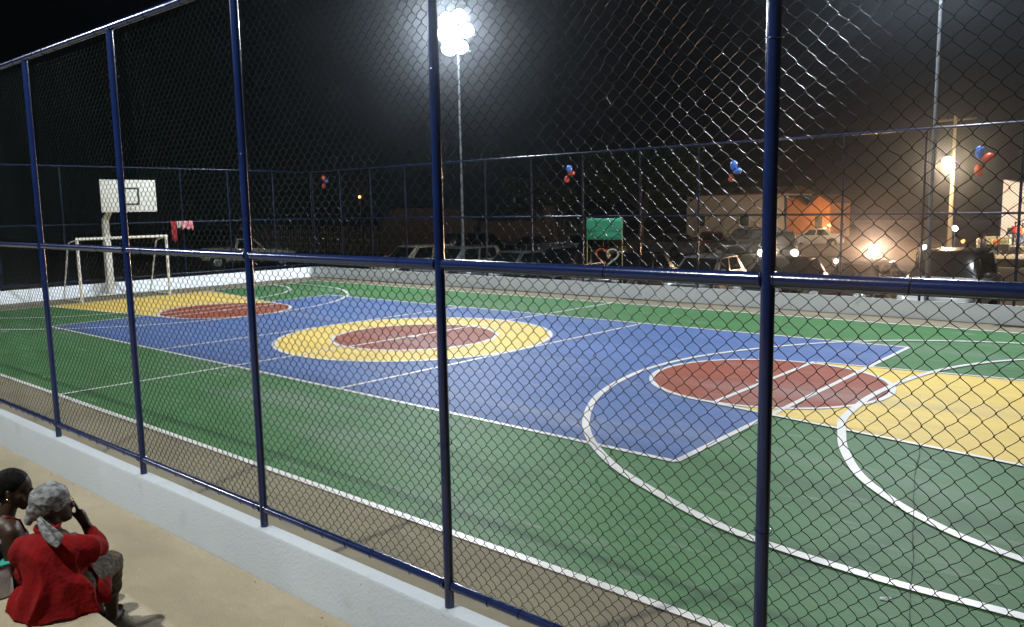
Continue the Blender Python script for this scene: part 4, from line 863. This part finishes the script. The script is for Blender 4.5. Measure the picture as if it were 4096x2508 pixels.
# far people
def far_person(loc, rz, label, top, trousers, pose='stand', skin=m_skin):
    t = thing('person', label, 'person', loc, rz, 'people across the dirt lot'); lean = 0.35 if pose == 'lean' else 0.0
    L_ = lambda y, z: lean*max(0, z-0.9)
    P = lambda x, y, z: Vector((x + L_(y, z), y, z))
    body('body', [('e', P(0, 0, 1.58), (0.095, 0.078, 0.115)), (P(0, 0, 1.36), 0.05, P(0, 0, 1.5), 0.048), (P(0, 0, 0.95), 0.13, P(0, 0, 1.28), 0.14), (P(0, -0.18, 1.34), 0.05, P(0.05, -0.24, 1.08), 0.04), (P(0.05, -0.24, 1.08), 0.038, P(0.2, -0.2, 0.92), 0.03),
                  (P(0, 0.18, 1.34), 0.05, P(0.05, 0.24, 1.08), 0.04), (P(0.05, 0.24, 1.08), 0.038, P(0.2, 0.2, 0.92), 0.03), (P(0.2, -0.2, 0.92), 0.034, P(0.26, -0.19, 0.88), 0.028), (P(0.2, 0.2, 0.92), 0.034, P(0.26, 0.19, 0.88), 0.028),
                  (P(0, -0.1, 0.9), 0.085, P(0.02, -0.1, 0.48), 0.058), (P(0.02, -0.1, 0.48), 0.055, P(0, -0.1, 0.08), 0.036), (P(0, 0.1, 0.9), 0.085, P(0.02, 0.11, 0.48), 0.058), (P(0.02, 0.11, 0.48), 0.055, P(0, 0.12, 0.08), 0.036),
                  (P(0, -0.1, 0.04), 0.036, P(0.14, -0.1, 0.03), 0.028), (P(0, 0.12, 0.04), 0.036, P(0.14, 0.12, 0.03), 0.028), (P(0.09, 0, 1.57), 0.015, P(0.105, 0, 1.55), 0.015)], skin, t, 0.02, 3)
    body('hair', [('e', P(-0.015, 0, 1.63), (0.10, 0.085, 0.09))], m_hair, t, 0.02, 2)
    body('shirt', [(P(0, 0, 0.95), 0.15, P(0, 0, 1.25), 0.155), (P(0, -0.14, 1.33), 0.08, P(0, 0.14, 1.33), 0.08), (P(0, -0.19, 1.33), 0.065, P(0.04, -0.23, 1.15), 0.06), (P(0, 0.19, 1.33), 0.065, P(0.04, 0.23, 1.15), 0.06)], top, t, 0.02, 3)
    body('trousers', [(P(0, -0.09, 0.9), 0.105, P(0.02, -0.1, 0.48), 0.08), (P(0.02, -0.1, 0.48), 0.078, P(0, -0.1, 0.12), 0.062), (P(0, 0.09, 0.9), 0.105, P(0.02, 0.11, 0.48), 0.08), (P(0.02, 0.11, 0.48), 0.078, P(0, 0.12, 0.12), 0.062)], trousers, t, 0.02, 3)
    return t
m_tw = M('white shirt cloth', (0.62, 0.62, 0.60), 0.85); m_tg = M('grey shirt cloth', (0.22, 0.20, 0.19), 0.85); m_to = M('orange shirt cloth', (0.55, 0.16, 0.03), 0.85); m_jean = M('blue jeans', (0.06, 0.09, 0.15), 0.85); m_tk = M('dark trousers', (0.03, 0.03, 0.03), 0.85)
def fp(*a_, sc_=0.85, **k):
    t = far_person(*a_, **k); t.scale = (sc_,)*3; return t
fp((0.73, 51, -1.03), D(0), 'person all in white standing on the pavement by the food cart', m_tw, m_tw)
fp((0.95, 51.8, -1.03), D(180), 'person in grey standing just behind the one in white', m_tg, m_tk)
fp((1.8, 51.2, -1.03), D(100), 'person in an orange shirt leaning forward beside the food cart', m_to, m_jean, pose='lean', sc_=0.8)
fp((2.2, 55, -0.52), D(-80), 'person in a red shirt standing on the raised plinth', m_rcl, m_tk, sc_=1.0)
fp((2.75, 54.4, -0.52), D(-100), 'person in bright orange-red on the raised plinth near the right edge', m_ho, m_jean, sc_=0.95)
fp((-9.25, 53.5, LOT), D(-90), 'pale-shirted person standing in the road right of the white saloon', m_tg, m_tg)
fc = thing('food_cart', 'small food cart with a colourful striped counter on the pavement', 'food cart', (0.72, 53, -1.03)); fc.scale = (0.65, 0.65, 0.80)
m_cart = M('cart panel paint', (0.50, 0.48, 0.30), 0.6, c2=(0.14, 0.22, 0.10), nscale=5, contrast=(0.48, 0.52), detail=1)
MB().box((0, 0, 0.85), (2.3, 0.9, 1.45)).build('counter', m_cart, fc, bevel=0.03)
MB().box((0.1, 0.1, 0.3), (2.2, 0.8, 0.848)).build('base_cabinet', m_plastic, fc, bevel=0.02)
for x in (0.4, 1.9): MB().cyl((x, -0.04, 0.2), (x, 0.04, 0.2), 0.2, n=20).build('wheel', m_rubber, fc, smooth=True)
MB().box((-0.05, -0.05, 1.452), (2.35, 0.95, 1.50)).build('shelf', M('cart shelf paint', (0.6, 0.58, 0.5), 0.5), fc, bevel=0.01)

# ------------------------------------------------------------ haze
hz = MB().box((-140, -70, -1.6), (100, 140, 16)).build('haze', M('dummy', (1, 1, 1)))
hm = bpy.data.materials.new('thin night haze'); hm.use_nodes = True; nt = hm.node_tree
for n_ in list(nt.nodes):
    if n_.type == 'BSDF_PRINCIPLED': nt.nodes.remove(n_)
pv = nt.nodes.new('ShaderNodeVolumePrincipled'); pv.inputs['Color'].default_value = (0.82, 0.90, 1, 1); pv.inputs['Density'].default_value = 0.00075; pv.inputs['Anisotropy'].default_value = 0.95
nt.links.new(pv.outputs[0], nt.nodes['Material Output'].inputs['Volume'])
hz.data.materials.clear(); hz.data.materials.append(hm); tag(hz, kind='stuff'); hz.display_type = 'WIRE'
